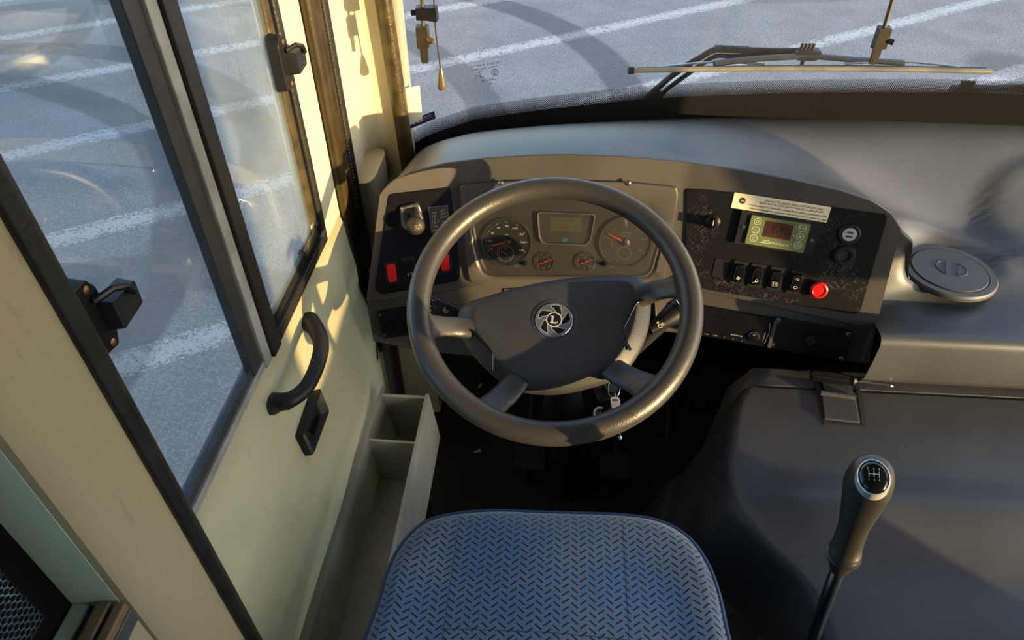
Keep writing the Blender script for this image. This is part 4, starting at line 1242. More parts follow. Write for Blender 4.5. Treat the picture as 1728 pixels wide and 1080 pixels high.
md = rim.modifiers.new('weld', 'REMESH'); md.mode = 'VOXEL'; md.voxel_size = .0032; md.use_smooth_shade = True
md = rim.modifiers.new('soft', 'SMOOTH'); md.factor = .5; md.iterations = 14
# pad
PADN = -.058
pad = [(771, 540), (772, 522), (786, 507), (830, 492), (900, 474), (970, 463), (1040, 459), (1072, 460), (1090, 468), (1098, 482), (1101, 505), (1098, 540), (1088, 574), (1066, 612), (1036, 636), (990, 651), (940, 660), (890, 658), (858, 648), (826, 624), (797, 594), (777, 562)]
pu = [Vector(FW.uv(*q, n=PADN)) for q in pad]
pc = Vector(FW.uv(938, 560, n=PADN))
pu = star([tuple(q) for q in catmull(pu, 5, True)], pc, 120)
def padring(f, n): return [FW.p(*(pc.lerp(q, f)), n) for q in pu]
bm = nb()
rings(bm, [padring(.86, PADN - .045), padring(.97, PADN - .030), padring(1.0, PADN - .018), padring(.992, PADN - .010), padring(.965, PADN - .005), padring(.86, PADN + .006), padring(.835, PADN + .0085), padring(.80, PADN + .0098), padring(.5, PADN + .0125), padring(.25, PADN + .013)])
hub = obj('wheel_pad', bm, M_pad, wheel, smooth=True, angle=70)
# horn bars at either side of the pad
def horn(pxs, nm):
    bm = nb(); q = [FW.uv(*p, n=PADN + .009) for p in pxs]
    tube(bm, [FW.p(*p, PADN + .0085) for p in catmull([Vector(p) for p in q], 4)], .0026, 8)
    o = obj(nm, bm, M_gloss, hub, smooth=True); return o
horn([(774, 562), (786, 557), (796, 558), (810, 571), (826, 589), (830, 600), (830, 626)], 'pad_seam')
horn([(1100, 503), (1085, 506), (1073, 512), (1060, 538), (1051, 556), (1053, 570), (1064, 591)], 'pad_seam')
bm = nb()
# badge
bu, bv = FW.uv(935, 541, n=PADN + .012)
FB = FW.at(bu, bv, PADN + .0125, math.radians(-3))
bm = nb(); lathe(bm, FB, [(.0415, -.002), (.0405, .0005), (.0375, .0018), (.0345, .0015), (.0335, -.001), (.030, -.001)], 60); obj('badge_seat', bm, M_pad, hub, smooth=True, angle=30)
bm = nb(); lathe(bm, FB, [(.0325, -.001), (.0325, .0022), (.0315, .0030), (.030, .0030)], 60); bg = obj('badge', bm, mat('badge_silver', (.34, .39, .46), .32, .85), hub, smooth=True, angle=30); bg['label'] = 'round silver badge with swirling blades and a letter L'
bm = nb(); bs_ = nb()
for k in range(5):
    a = math.radians(72 * k + 60); Gk = FB.at(0, 0, .0031, a)
    o_ = catmull([Vector(p) for p in ((.0150, -.0045), (.0215, .0005), (.0268, .0080), (.0245, .0145), (.0175, .0215), (.0158, .0130), (.0135, .0055))], 3, True)
    # blade-shaped window between the vanes
    o_ = [(p.x, p.y) for p in o_]
    vv = [bm.verts.new(Gk.p(*q, .0001)) for q in o_]; bm.faces.new(vv)
    strip(bs_, Gk, o_, .0008, .0004, True)
vv = [bm.verts.new(FB.p(*q, .0032)) for q in circ(.0128, n=40)]; bm.faces.new(vv)
strip(bs_, FB, circ(.0130, n=44), .0016, .0036, True)
letters(bs_, 'L', FB, .000, 0, .019, .0034, bold=.035)
for q in ((-.0045, .0062, .007), (-.0035, -.0062, .0075)):
    strip(bs_, FB, [(q[0] - .0032, q[1]), (q[0] + .0036, q[1])], .0012, .0038)
strip(bs_, FB, [(.0055, -.0062), (.0062, -.0028)], .0014, .0038)
obj('badge_ground', bm, mat('badge_black', (.004, .004, .005), .6, spec=.2), hub); obj('badge_relief', bs_, mat('badge_relief_silver', (.62, .65, .70), .35, .3), hub)

# ================================================================== STEERING COLUMN
col = thing('steering_column', 'black glossy steering column shroud with two stalks under the wheel', 'steering column', FW.p(0, -.02, -.30))
FC = FW.at(.028, -.018, 0)
bm = nb(); lathe(bm, FC, [(.060, -.080), (.078, -.095), (.082, -.125), (.080, -.175), (.074, -.192), (.050, -.200)], 48, True, True)
obj('column_shroud', bm, M_gloss, col, smooth=True, angle=40)
bm = nb(); lathe(bm, FC, [(.040, -.195), (.038, -.45), (.050, -.52), (.055, -.60)], 30); obj('column_tube', bm, M_blackm, col, smooth=True, angle=40)
bp = P(957, 790, z=.04)
bm = nb(); lathe(bm, Frame(bp, (1, 0, 0), (0, 1, 0)), [(.075, -.04), (.078, -.01), (.060, .03), (.064, .045), (.050, .075), (.054, .09), (.042, .13)], 30)
obj('column_boot', bm, M_rubber, col, smooth=True, angle=60)
bm = nb(); tube(bm, [bp + Vector((0, .0, .10)), FC.p(0, 0, -.56)], .036, 16); obj('column_link', bm, M_blackm, col, smooth=True)
def stalk(name, label, a, b, r0, r1, grip, marks):
    A, B = FW.p(*FW.uv(*a, n=-.10), -.10), FW.p(*FW.uv(*b, n=-.10), -.10)
    d = (B - A).normalized(); up_ = (FW.N - d * FW.N.dot(d)).normalized(); G = Frame(A, d.cross(up_) * -1, up_)
    L = (B - A).length
    bm = nb(); rings(bm, [[A + d * (L * t) + (up_ * math.cos(q) + d.cross(up_) * math.sin(q)) * r for q in [2 * PI * k / 24 for k in range(24)]] for t, r in ((0, r0 * .9), (.03, r0), (.35, (r0 + r1) / 2), (.62, r1), (.97, r1), (1, r1 * .9))])
    o = obj(name, bm, M_black, col, smooth=True, angle=40); o['label'] = label
    for t in grip:
        bm = nb(); c = A + d * (L * t); r = (r0 + (r1 - r0) * min(1, t / .62)) * 1.03
        rings(bm, [[c + d * q2 + (up_ * math.cos(q) + d.cross(up_) * math.sin(q)) * r for q in [2 * PI * k / 24 for k in range(24)]] for q2 in (-.0012, .0012)])
        obj('stalk_ring', bm, M_gloss, o, smooth=True, angle=40)
    # markings printed on the side that faces the driver
    view = (CAMLOC - A); view -= d * view.dot(d); view.normalize()
    Fm = Frame(A, d, view.cross(d)); 
    if Fm.N.dot(view) < 0: Fm = Frame(A, d, -view.cross(d))
    bm = nb()
    for t, v, txt, sz, rot in marks:
        Gm = Fm.at(L * t, v, (r0 + (r1 - r0) * min(1, t / .62)) * (1.0 - .5 * (v / r1) ** 2) + .0012, rot)
        if txt == 'lamp':
            strip(bm, Gm, circ(.0028, -.002, 0, 12, .0035), .0006, 0, True)
            for k in range(3): strip(bm, Gm, [(.002, -.002 + k * .002), (.006, -.003 + k * .002)], .0005, 0)
        elif txt == 'wiper':
            strip(bm, Gm, arc(.005, 200, -20, 10), .0006, 0); strip(bm, Gm, arc(.0025, 200, -20, 8), .0005, 0); strip(bm, Gm, [(0, 0), (.004, .005)], .0006, 0)
        elif txt == 'line': strip(bm, Gm, [(0, -r1 * .7), (0, r1 * .75)], .0007, -.001)
        else: letters(bm, txt, Gm, 0, 0, sz, 0, bold=.01)
    obj('stalk_markings', bm, M_white if 'left' in label else M_paper, o)
    return o
stalk('column_stalk', 'left column stalk with wiper markings', (779, 532), (702, 504), .0135, .0180, (.50, .68), [(.15, -.004, 'dot' and '•', .006, 0), (.28, 0, 'wiper', 0, -.5), (.58, .011, '0', .006, PI / 2), (.58, .003, 'J', .006, PI / 2), (.60, -.008, 'I', .006, PI / 2), (.86, .002, 'II', .006, PI / 2)])
stalk('column_stalk', 'right column stalk with headlamp markings', (1096, 558), (1168, 507), .0095, .0225, (.60,), [(.16, .003, 'O', .005, 0), (.18, -.004, 'lamp', 0, .2), (.72, .006, 'lamp', 0, .5), (.70, -.002, 'lamp', 0, .5), (.66, .0, 'line', 0, 0)])
for f in col.children_recursive:
    pass
# thin neck under the right stalk
bm = nb(); tube(bm, [P(1058, 600, y=FC.p(.06, 0, -.13).y), P(1118, 545, y=FC.p(.06, 0, -.13).y + .02)], .014, 12); obj('stalk_base', bm, M_blackm, col, smooth=True)
# ignition lock
ik = P(1026, 660, pl=(FW.p(0, 0, -.13), FW.N))
FI = Frame(ik, (1, 0, 0), (0, .9, .45))
bm = nb(); tube(bm, [P(1006, 668, pl=(FW.p(0, 0, -.135), FW.N)), ik, P(1031, 652, pl=(FW.p(0, 0, -.118), FW.N))], [.016, .015, .0135], 16); obj('ignition_lock', bm, M_blackm, col, smooth=True, angle=40)

# keys
kp = lambda x, y, n=-.112: P(x, y, pl=(FW.p(0, 0, n), FW.N))
keys = thing('key_bunch', 'bunch of keys on a steel ring hanging from the ignition lock', 'keys', kp(1036, 690, -.12))
bm = nb(); c0 = kp(1036, 656); rr = .0165
tube(bm, [c0 + FW.U * (rr * .62 * math.cos(a)) + FW.V * (rr * math.sin(a)) + FW.N * (.003 * math.sin(a)) for a in [2 * PI * k / 24 for k in range(25)]], .0009, 8); obj('key_ring', bm, M_chrome, keys, smooth=True)
bm = nb(); tube(bm, [kp(1038, 664), kp(1038, 672)], .002, 8); obj('split_link', bm, M_steel, keys, smooth=True)
M_tag = mat('pale_key_plate', (.62, .62, .52), .35, .3)
Fk = Frame(kp(1038, 680), (1, .05, 0), FW.V)
bm = nb(); hh = round_poly([(-.0085, .006), (-.006, .0105), (.006, .0105), (.0090, .006), (.0085, -.007), (.006, -.0105), (-.0065, -.0105)], .002)
prism(bm, Fk, hh, 0, .0022, .0005); obj('key_head', bm, M_tag, keys)
bm = nb(); prism(bm, Fk, rrect(.010, .0032, .0012, 0, .0045), .0022, .0026); obj('key_slot', bm, M_ink, keys)
bm = nb(); prism(bm, Frame(kp(1050, 690, -.116), (1, .2, 0), FW.V), round_poly([(-.008, -.005), (.001, .007), (.009, .003), (.004, -.007)], .003), 0, .003, .0006); obj('pink_tag', bm, M_pink, keys)
bm = nb(); bmesh.ops.create_uvsphere(bm, u_segments=20, v_segments=12, radius=.016, matrix=Matrix.Translation(kp(1030, 694, -.122)) @ Matrix.Diagonal((1, 1.2, .6, 1))); obj('key_fob', bm, M_gloss, keys, smooth=True, angle=180)
Fg = Frame(kp(1013, 698, -.120), (1, .1, 0), FW.V)
bm = nb(); lathe(bm, Fg, [(.0135, -.0015), (.0135, .001), (.012, .0015)], 28); obj('key_disc', bm, M_ink, keys, smooth=True, angle=40)
bm = nb(); strip(bm, Fg, arc(.0108, 60, 300, 16), .0035, .0018); strip(bm, Fg, [(-.004, -.005), (.001, .003)], .0016, .0018); obj('disc_band', bm, M_grey, keys)
bm = nb(); tube(bm, [kp(1045, 700, -.13), kp(1047, 742, -.19)], .0008, 6); bmesh.ops.create_uvsphere(bm, u_segments=10, v_segments=8, radius=.004, matrix=Matrix.Translation(kp(1046, 738, -.19))); obj('hanging_charm', bm, M_tag, keys, smooth=True)

# ================================================================== SEAT
seat = thing('driver_seat', 'driver seat with blue-grey patterned cloth cushion edged in blue piping', 'seat', (0, .35, 0))
SO = [(640, 1012), (652, 968), (676, 920), (712, 884), (762, 868), (832, 862), (900, 864), (960, 866), (1050, 869), (1112, 879), (1160, 905), (1194, 950), (1214, 1004), (1226, 1060)]
SZ = .578
so3 = [P(*q, z=SZ) for q in SO]
so3 = [Vector((so3[0].x - .018, .30, SZ)), Vector((so3[0].x - .010, .40, SZ))] + so3 + [Vector((so3[-1].x + .006, .38, SZ)), Vector((so3[-1].x + .006, .28, SZ))]
so3 += [Vector((.20, .12, SZ)), Vector((-.15, .12, SZ))]
so3 = [Vector((p.x, p.y)) for p in catmull(so3, 6, True)]
sc_ = Vector((.02, .36)); sr = star([tuple(p) for p in so3], sc_, 160)
def sring(f, z, d=0): return [Vector((*(sc_.lerp(p, f)), z + (.010 * math.cos((sc_.lerp(p, f).x - .02) * 12) if f < .9 else 0))) for p in sr]
bm = nb()
rings(bm, [sring(.95, SZ - .11), sring(.985, SZ - .06), sring(.99, SZ - .006), sring(.985, SZ + .004), sring(.95, SZ + .012), sring(.90, SZ + .017), sring(.8, SZ + .016), sring(.6, SZ + .016), sring(.4, SZ + .015), sring(.2, SZ + .014)])
obj('seat_cushion', bm, M_cloth, seat, smooth=True, angle=60)
bm = nb(); L_p = [Vector((*(sc_.lerp(p, .993)), SZ)) for p in sr] 
rs = []
for i, p in enumerate(L_p):
    t = (L_p[(i + 1) % len(L_p)] - L_p[i - 1]).normalized(); b = Vector((0, 0, 1)); a = t.cross(b)
    rs.append([p + a * math.cos(q) * .0048 + b * math.sin(q) * .0048 for q in [2 * PI * k / 8 for k in range(8)]])
rings(bm, rs, loop=True); obj('piping', bm, M_blue, seat, smooth=True, angle=180)
bm = nb(); rings(bm, [[Vector((x_, y_, z_)) for x_, y_ in rrect(.44, .13, .05, .02, .075 + (z_ - .55) * -.10)] for z_ in (.50, .62, .80, 1.0, 1.10, 1.13)]); obj('backrest', bm, M_cloth, seat, smooth=True, angle=40)
bm = nb(); box(bm, (-.14, .12, .0), (.18, .52, .10)); box(bm, (-.10, .16, .10), (.14, .48, .468)); obj('seat_pedestal', bm, M_blackm, seat, bevel=.01)

# ================================================================== STORAGE BIN between seat and door
bn = thing('storage_bin', 'long open grey-green board bin with divider between seat and door', 'storage bin', (-.30, .6, .0))
def board(name, quad, th, m=M_bin):
    bm = nb(); poly(bm, quad); bmesh.ops.recalc_face_normals(bm, faces=bm.faces[:])
    o = obj(name, bm, m, bn, bevel=0); md = o.modifiers.new('solid', 'SOLIDIFY'); md.thickness = th; md.offset = 0
    return o
V3 = Vector
M_hinge = mat('hinge_paint', (.045, .047, .052), .4)
board('right_wall', [V3((-.250, .992, .445)), V3((-.246, 1.040, .24)), V3((-.246, .05, .245)), V3((-.250, .05, .452))], .007)
board('front_wall', [V3((-.352, .986, .440)), V3((-.252, .986, .440)), V3((-.252, 1.020, .25)), V3((-.350, 1.020, .25))], .007)
board('divider', [V3((-.353, .871, .432)), V3((-.253, .871, .430)), V3((-.253, .872, .30)), V3((-.346, .872, .30))], .006)
board('bin_floor', [V3((-.346, .868, .300)), V3((-.252, .868, .300)), V3((-.252, .05, .300)), V3((-.346, .05, .300))], .006)
board('front_floor', [V3((-.346, 1.00, .262)), V3((-.252, 1.00, .262)), V3((-.252, .872, .262)), V3((-.346, .872, .262))], .006)
bm = nb(); rs = []
for y_, xs in ((1.012, -.350), (.93, -.358), (.80, -.368), (.675, -.372), (.46, -.368), (.05, -.366)):
    inn_ = -.345 if y_ > .95 else -.352
    rs.append([V3((xs, y_, .446)), V3((xs + (inn_ - xs) * .85, y_, .441)), V3((inn_, y_, .432)), V3((inn_ + .003, y_, .37)), V3((inn_ + .008, y_, .24))])
rings(bm, rs, closed=False); bmesh.ops.solidify(bm, geom=bm.faces[:], thickness=.003)
obj('left_wall', bm, M_bin, bn, smooth=True, angle=50)
bm = nb(); box(bm, (-.340, .06, .0), (-.262, .95, .24)); obj('bin_base', bm, M_blackm, bn)

# ================================================================== ENGINE COVER
eng = thing('engine_cover', 'dark grey moulded engine cover to the right of the driver', 'engine cover', (.8, .5, 0))
ZE = .500
E1 = [(1252, 616), (1240, 660), (1212, 720), (1200, 780), (1196, 850), (1215, 905), (1262, 950), (1318, 1000), (1350, 1060), (1362, 1120), (1372, 1250)]
e1 = [P(*q, z=ZE * .86) for q in E1]
e1 = sorted([(p.y, p.x) for p in catmull(e1, 8)])
def interp(t, tab):
    if t <= tab[0][0]: return tab[0][1]
    for a, b in zip(tab, tab[1:]):
        if t <= b[0]: return a[1] + (b[1] - a[1]) * (t - a[0]) / (b[0] - a[0])
    return tab[-1][1]
def sm(u): u = max(0, min(1, u)); return u * u * (3 - 2 * u)
yF = P(1500, 668, z=ZE).y
def ecov(x, y):
    xe = interp(y, e1)
    d = x - xe
    top = ZE - .010 + .010 * sm((y - .2) / .8)
    # long shallow swells that run across the cover
    top += .014 * math.exp(-((y - .735) / .045) ** 2) * sm((x - xe - .03) / .12) - .018 * sm((.70 - y) / .10)
    z = top * sm((d + .085) / .115)
    low = .30 * sm((d + .115 + .10 * sm((.75 - y) / .3)) / .10)
    low2 = .19 * sm((d + .15 + .16 * sm((.75 - y) / .3)) / .09)
    return max(z, low, low2, 0.0)
bm = nb(); rs = []
ys_ = [-.25 + (yF + .005 + .25) * k / 110 for k in range(111)]
for y in ys_:
    row = []
    for k in range(150):
        u = k / 149; x0_ = interp(y, e1) - .19; x = x0_ + (1.62 - x0_) * (u ** 1.7)
        row.append(V3((x, y, ecov(x, y))))
    rs.append(row)
rs.append([p + V3((0, .004, -.010)) for p in rs[-1]]); rs.append([p + V3((0, 0, -.03)) for p in rs[-1]])
rings(bm, rs, closed=False)
obj('cover_shell', bm, M_engine, eng, smooth=True, angle=60)
# fixed rear section under the dash, with a seam in front of it
bm = nb(); rs = []
xl = P(1250, 615, z=ZE).x - .035
for k in range(40):
    x = xl - .02 + (1.9 - xl) * k / 39
    e = sm((x - xl + .02) / .05)
    yy = yF + .010
    rs.append([V3((x, yy, .0)), V3((x, yy, ZE * e - .012)), V3((x, yy + .004, ZE * e)), V3((x, yy + .03, (ZE + .002) * e)), V3((x, yy + .05, (ZE + .002) * e))])
rings(bm, rs, closed=False)
obj('fixed_section', bm, M_engine, eng, smooth=True, angle=60)
# hinge with its two leaves
zh = ZE + .004
hg = [P(*q, z=zh) for q in ((1384, 634), (1432, 642), (1443, 668), (1392, 661))]
bm = nb(); rings(bm, [[p + V3((0, 0, -.004)) for p in hg], hg]); hn_ = obj('hinge_leaf', bm, M_hinge, eng, bevel=.001); hn_['label'] = 'rear leaf of the black steel hinge'
hg = [P(*q, z=zh) for q in ((1386, 662), (1443, 669), (1451, 713), (1391, 706))]
bm = nb(); rings(bm, [[p + V3((0, 0, -.012)) for p in hg], [p + V3((0, 0, .001)) for p in hg]]); hn2 = obj('hinge_leaf', bm, M_hinge, eng, bevel=.0015); hn2['label'] = 'front leaf of the black steel hinge'
a, b = P(1384, 663, z=zh + .002), P(1443, 671, z=zh + .002)
for k in range(4):
    bm = nb(); p0, p1 = a.lerp(b, k / 4 + .004), a.lerp(b, (k + 1) / 4 - .004); tube(bm, [p0, p1], .0062, 14); obj('hinge_knuckle', bm, M_hinge, eng, smooth=True, angle=40)
gr = [P(*q, z=ZE + .0012) for q in ((1372, 640), (1388, 640), (1396, 668), (1398, 712), (1455, 717), (1448, 668), (1440, 644), (1446, 644), (1456, 668), (1463, 722), (1390, 716), (1380, 668))]
bm = nb(); rings(bm, [[p + V3((0, 0, -.003)) for p in gr], gr]); obj('hinge_gap', bm, M_ink, eng)
# screwdriver lying on the hinge
sd = thing('screwdriver', 'screwdriver with fluted black handle and steel shaft lying above the hinge', 'screwdriver', P(1440, 640, z=ZE))
A, B, D_ = P(1368, 632, z=ZE + .022), P(1444, 643, z=ZE + .022), P(1507, 652, z=ZE + .016)
dv_ = (B - A).normalized(); Fs = Frame(A, V3((0, 0, 1)).cross(dv_), V3((0, 0, 1)))
if Fs.N.dot(dv_) < 0: Fs = Frame(A, dv_.cross(V3((0, 0, 1))), V3((0, 0, 1)))
Lh = (B - A).length
bm = nb()
def flute(r, h): return [Fs.p(r * (1 - .13 * (math.cos(6 * q) > .2)) * math.cos(q), r * (1 - .13 * (math.cos(6 * q) > .2)) * math.sin(q), h) for q in [2 * PI * k / 36 for k in range(36)]]
rings(bm, [flute(.010, 0), flute(.0128, .003), flute(.0130, Lh * .70), flute(.0105, Lh * .80), [Fs.p(.0095 * math.cos(2 * PI * k / 36), .0095 * math.sin(2 * PI * k / 36), Lh * .86) for k in range(36)], [Fs.p(.0115 * math.cos(2 * PI * k / 36), .0115 * math.sin(2 * PI * k / 36), Lh * .93) for k in range(36)], [Fs.p(.008 * math.cos(2 * PI * k / 36), .008 * math.sin(2 * PI * k / 36), Lh) for k in range(36)]])
obj('handle', bm, M_gloss, sd, smooth=True, angle=30)
bm = nb(); tube(bm, [B - dv_ * .01, D_ - dv_ * .010, D_ - dv_ * .005, D_], [.0030, .0030, .0042, .0016], 12); obj('shaft', bm, M_chrome, sd, smooth=True, angle=40)

# ================================================================== GEAR LEVER
gl = thing('gear_lever', 'gear lever with black moulded knob and polished steel rod', 'gear lever', P(1345, 1180, y=.47))
yk = .48
Kt, Kb = P(1471, 800, y=yk + .010), P(1421, 944, y=yk)
Kd = P(1414, 962, y=yk - .001); Rb = Kd + (P(1372, 1075, y=yk - .006) - Kd) * 3.2
ax = (Kt - Kb).normalized()
bm = nb(); tube(bm, [Kd, Rb], .0092, 18); obj('rod', bm, M_chrome, gl, smooth=True, angle=40)
Fk = Frame(Kb, V3((1, 0, 0)) - ax * ax.x, ax.cross(V3((1, 0, 0))))
if Fk.N.dot(ax) < 0: Fk = Frame(Kb, V3((1, 0, 0)) - ax * ax.x, -ax.cross(V3((1, 0, 0))))
Lk = (Kt - Kb).length
bm = nb(); prof = [(.0115, -.024), (.0150, -.018), (.0200, .000), (.0255, .006), (.0260, .009), (.0225, .0105), (.0215, .018), (.0240, .020), (.0238, .022), (.0222, .0235), (.0222, .045), (.0225, .070), (.0250, .088), (.0305, Lk * .76), (.0335, Lk * .86), (.0325, Lk * .96), (.0270, Lk * 1.06), (.016, Lk * 1.11)]
pp = []
sm_p = catmull([V3((r, h, 0)) for r, h in prof[10:]], 5)
lathe(bm, Fk, [(r * (.80 if h < .03 else .76), h) for r, h in prof[:10] + [(p.x, p.y) for p in sm_p]], 44)
kb_ = obj('gear_knob', bm, mat('knob_rubber', (.018, .017, .015), .42, grain=500, gs=.3, gd=.0006), gl, smooth=True, angle=45)
# top cap, tilted toward the driver
cap = P(1474, 806, y=yk - .013); nrm = (ax * .60 + (CAMLOC - cap).normalized() * .72 + V3((.02, 0, 0))).normalized()
Fcap = Frame(cap, (V3((1, .0, .0)) - nrm * nrm.x), nrm.cross(V3((1, 0, 0))))
if Fcap.N.dot(nrm) < 0: Fcap = Frame(cap, (V3((1, 0, 0)) - nrm * nrm.x), -nrm.cross(V3((1, 0, 0))))
Fcap = Fcap.at(0, 0, .0, math.radians(-8))
def el(r, h, n=40): return [Fcap.p(r * .60 * math.cos(2 * PI * k / n), r * .74 * math.sin(2 * PI * k / n), h) for k in range(n)]
bm = nb(); rings(bm, [el(.0285, -.012), el(.0274, -.001), el(.0270, .0015), el(.0252, .0022), el(.0240, .0008)]); obj('chrome_bezel', bm, mat('bezel_silver', (.60, .62, .65), .22, .5), gl, smooth=True, angle=40)
bm = nb(); rings(bm, [el(.0254, -.001), el(.0248, .0016), el(.018, .0042), el(.009, .0053)]); cp_ = obj('shift_cap', bm, M_gloss, gl, smooth=True, angle=60)
bm = nb(); G = Fcap.at(.000, .002, .0057, 0); G.U, G.V = G.U * .66, G.V * .68
for x_ in (-.0075, 0, .0075): strip(bm, G, [(x_, .0055), (x_, -.0055)], .0010, 0)
strip(bm, G, [(-.0075, 0), (.0075, 0)], .0010, 0); strip(bm, G, circ(.0014, n=10), .0007, .0001, True)
for t, x_, y_ in (('R', -.0085, .0090), ('2', 0, .0088), ('4', .0075, .0088), ('1', -.0075, -.0090), ('3', 0, -.0090), ('5', .0075, -.0090)): letters(bm, t, G, x_, y_, .0048, -.0003, bold=.01)
obj('shift_pattern', bm, M_white, cp_)

# ================================================================== PEDALS AND FLOOR
def pedal(name, label, px, w, h, tilt, rib, rot=0.0):
    c = P(*px, z=.10); F = Frame(c, (math.cos(rot), math.sin(rot), 0), (0, math.cos(tilt), math.sin(tilt)))
    t = thing(name, label, 'pedal', V3((c.x, c.y + .05, 0)))
    bm = nb(); prism(bm, F, rrect(w, h, .012), -.010, 0, .001); obj('pedal_plate', bm, M_blackm, t, smooth=True, angle=30)
    for k in range(5):
        bm = nb()
        if rib == 'h': prism(bm, F, rrect(w * .85, .004, .0015, 0, (k - 2) * h * .17), 0, .003)
        else: prism(bm, F, rrect(.004, h * .88, .0015, (k - 2) * w * .17), 0, .003)
        obj('tread_rib', bm, M_rubber, t)
    bm = nb(); tube(bm, [F.p(0, 0, -.008), c + V3((0, .10, .05)), c + V3((0, .22, .22))], .009, 10); obj('pedal_arm', bm, M_steel if False else M_blackm, t, smooth=True)
    bm = nb(); tube(bm, [F.p(0, -h * .4, -.006), V3((c.x, c.y - .01, .0))], .008, 8); obj('pedal_pivot', bm, M_blackm, t, smooth=True)
pedal('clutch_pedal', 'ribbed black clutch pedal left of the column boot', (893, 772), .085, .065, .6, 'h')
pedal('brake_pedal', 'ribbed black brake pedal right of the column boot', (1040, 786), .085, .065, .6, 'h')
pedal('accelerator_pedal', 'upright-ribbed accelerator pedal beside the engine cover', (1128, 792), .070, .16, .55, 'v')
for q, lb, r_ in (((805, 762), 'pale scrap of litter on the floor left of the pedals', .4), ((809, 652), 'pale scrap of litter on the floor seen through the left spokes', 1.2)):
    c = P(*q, z=.002); F = Frame(c, (math.cos(r_), math.sin(r_), 0), (-math.sin(r_), math.cos(r_), 0))
    bm = nb(); prism(bm, F, [(-.010, -.002), (.004, -.0035), (.011, -.007), (.008, .0005), (.012, .005), (.002, .003), (-.009, .002)], 0, .0015)
    tag(obj('paper_scrap', bm, M_leaf), lb, 'litter')

# ================================================================== OUTSIDE: WIPERS
def wp(px, py, d=.07):
    """point a little outside the windscreen"""
    y = 1.7
    for _ in range(6):
        q = P(px, py, y=y); y = gys(q.x) - LEAN * (q.z - .77) + d
    return P(px, py, y=y)
def wiper(label, dx, dy, flip=False):
    w = thing('windscreen_wiper', label, 'wiper', wp((1631 if flip else 1093) + dx, 168 + dy))
    f = lambda x, y, d=.07: wp((2724 - x if flip else x) + dx, y + dy, d)
    bm = nb(); pts = [f(1061 + k * (1672 - 1061) / 30, 119 + (-4 * math.sin(PI * k / 30)) + k * .05, .022) for k in range(31)]
    tube(bm, pts, .0075, 8, flat=.8); b = obj('blade_rubber', bm, M_brownblade, w, smooth=True, angle=60)
    bm = nb(); tube(bm, [f(1060, 119, .022), f(1069, 119, .022)], .0085, 10); obj('blade_end', bm, M_black, b, smooth=True, angle=40)
    bm = nb(); tube(bm, [f(1075 + k * 19.6, 116 - 4 * math.sin(PI * k / 30), .032) for k in range(31)], .0036, 6); obj('blade_spine', bm, M_dalu, b, smooth=True)
    bm = nb(); tube(bm, catmull([f(1205, 107, .04), f(1270, 100, .05), f(1330, 96, .055), f(1360, 94, .06), f(1400, 97, .055), f(1450, 101, .05), f(1525, 106, .04)], 5), .011, 8, flat=.6); obj('main_bow', bm, M_dalu, w, smooth=True)
    for a, b_ in (((1110, 114), (1290, 108)), ((1425, 107), (1620, 113))):
        bm = nb(); tube(bm, catmull([f(*a, .034), f((a[0] + b_[0]) / 2, min(a[1], b_[1]) - 3, .045), f(*b_, .034)], 5), .0042, 8, flat=.6); obj('small_bow', bm, M_steel, w, smooth=True)
    c = f(1362, 92, .07)
    Fj = Frame(c, (1, 0, 0), (0, .1, 1))
    bm = nb(); prism(bm, Fj, round_poly([(-.040, -.006), (-.034, .012), (.030, .014), (.036, -.004), (.020, -.014), (-.022, -.014)], .005), -.012, .012, .003); j = obj('centre_joint', bm, M_blackm, w, smooth=True, angle=35)
    for k in range(4):
        bm = nb(); tube(bm, [Fj.p(-.018 + k * .009, .010, 0), Fj.p(-.016 + k * .009, .026, 0)], .0042, 8); obj('nozzle', bm, M_black, j, smooth=True)
    bm = nb(); tube(bm, [Fj.p(-.006, -.012, .0), Fj.p(-.008, -.034, .0)], .005, 8); obj('joint_pin', bm, M_black, j, smooth=True)
    for nm, off, r0 in (('arm', 0, .0095), ('arm_link', 14, .0075)):
        bm = nb(); tube(bm, catmull([f(1086 + off, 176 + off * .3, .10), f(1112 + off * .9, 146 + off * .4, .10), f(1150 + off * .8, 116 + off * .6, .10), f(1180 + off * .5, 98 + off * .6, .10), f(1206 + off * .2, 84 + off * .75, .10), f(1240, 84 + off * .8, .095), f(1300, 86 + off * .5, .09), f(1348, 86 + off * .3, .075)], 5), r0, 10, flat=.8)
        obj(nm, bm, M_black, w, smooth=True)
    bm = nb(); tube(bm, [f(1206, 82, .102), f(1262, 84, .098)], .0115, 10, flat=.8); obj('arm_cover', bm, M_rubber, w, smooth=True)
    bm = nb(); tube(bm, [f(1084, 180, .10), f(1112, 150, .10)], [.019, .013], 12); obj('arm_root', bm, M_blackm, w, smooth=True)
M_brownblade = mat('dusty_blade_rubber', (.30, .26, .17), .5, var=.4, vscale=12)
wiper('windscreen wiper resting along the glass below the left and middle view', 0, 0)
wiper('second windscreen wiper entering the view at its far right edge', 268, 62, True)

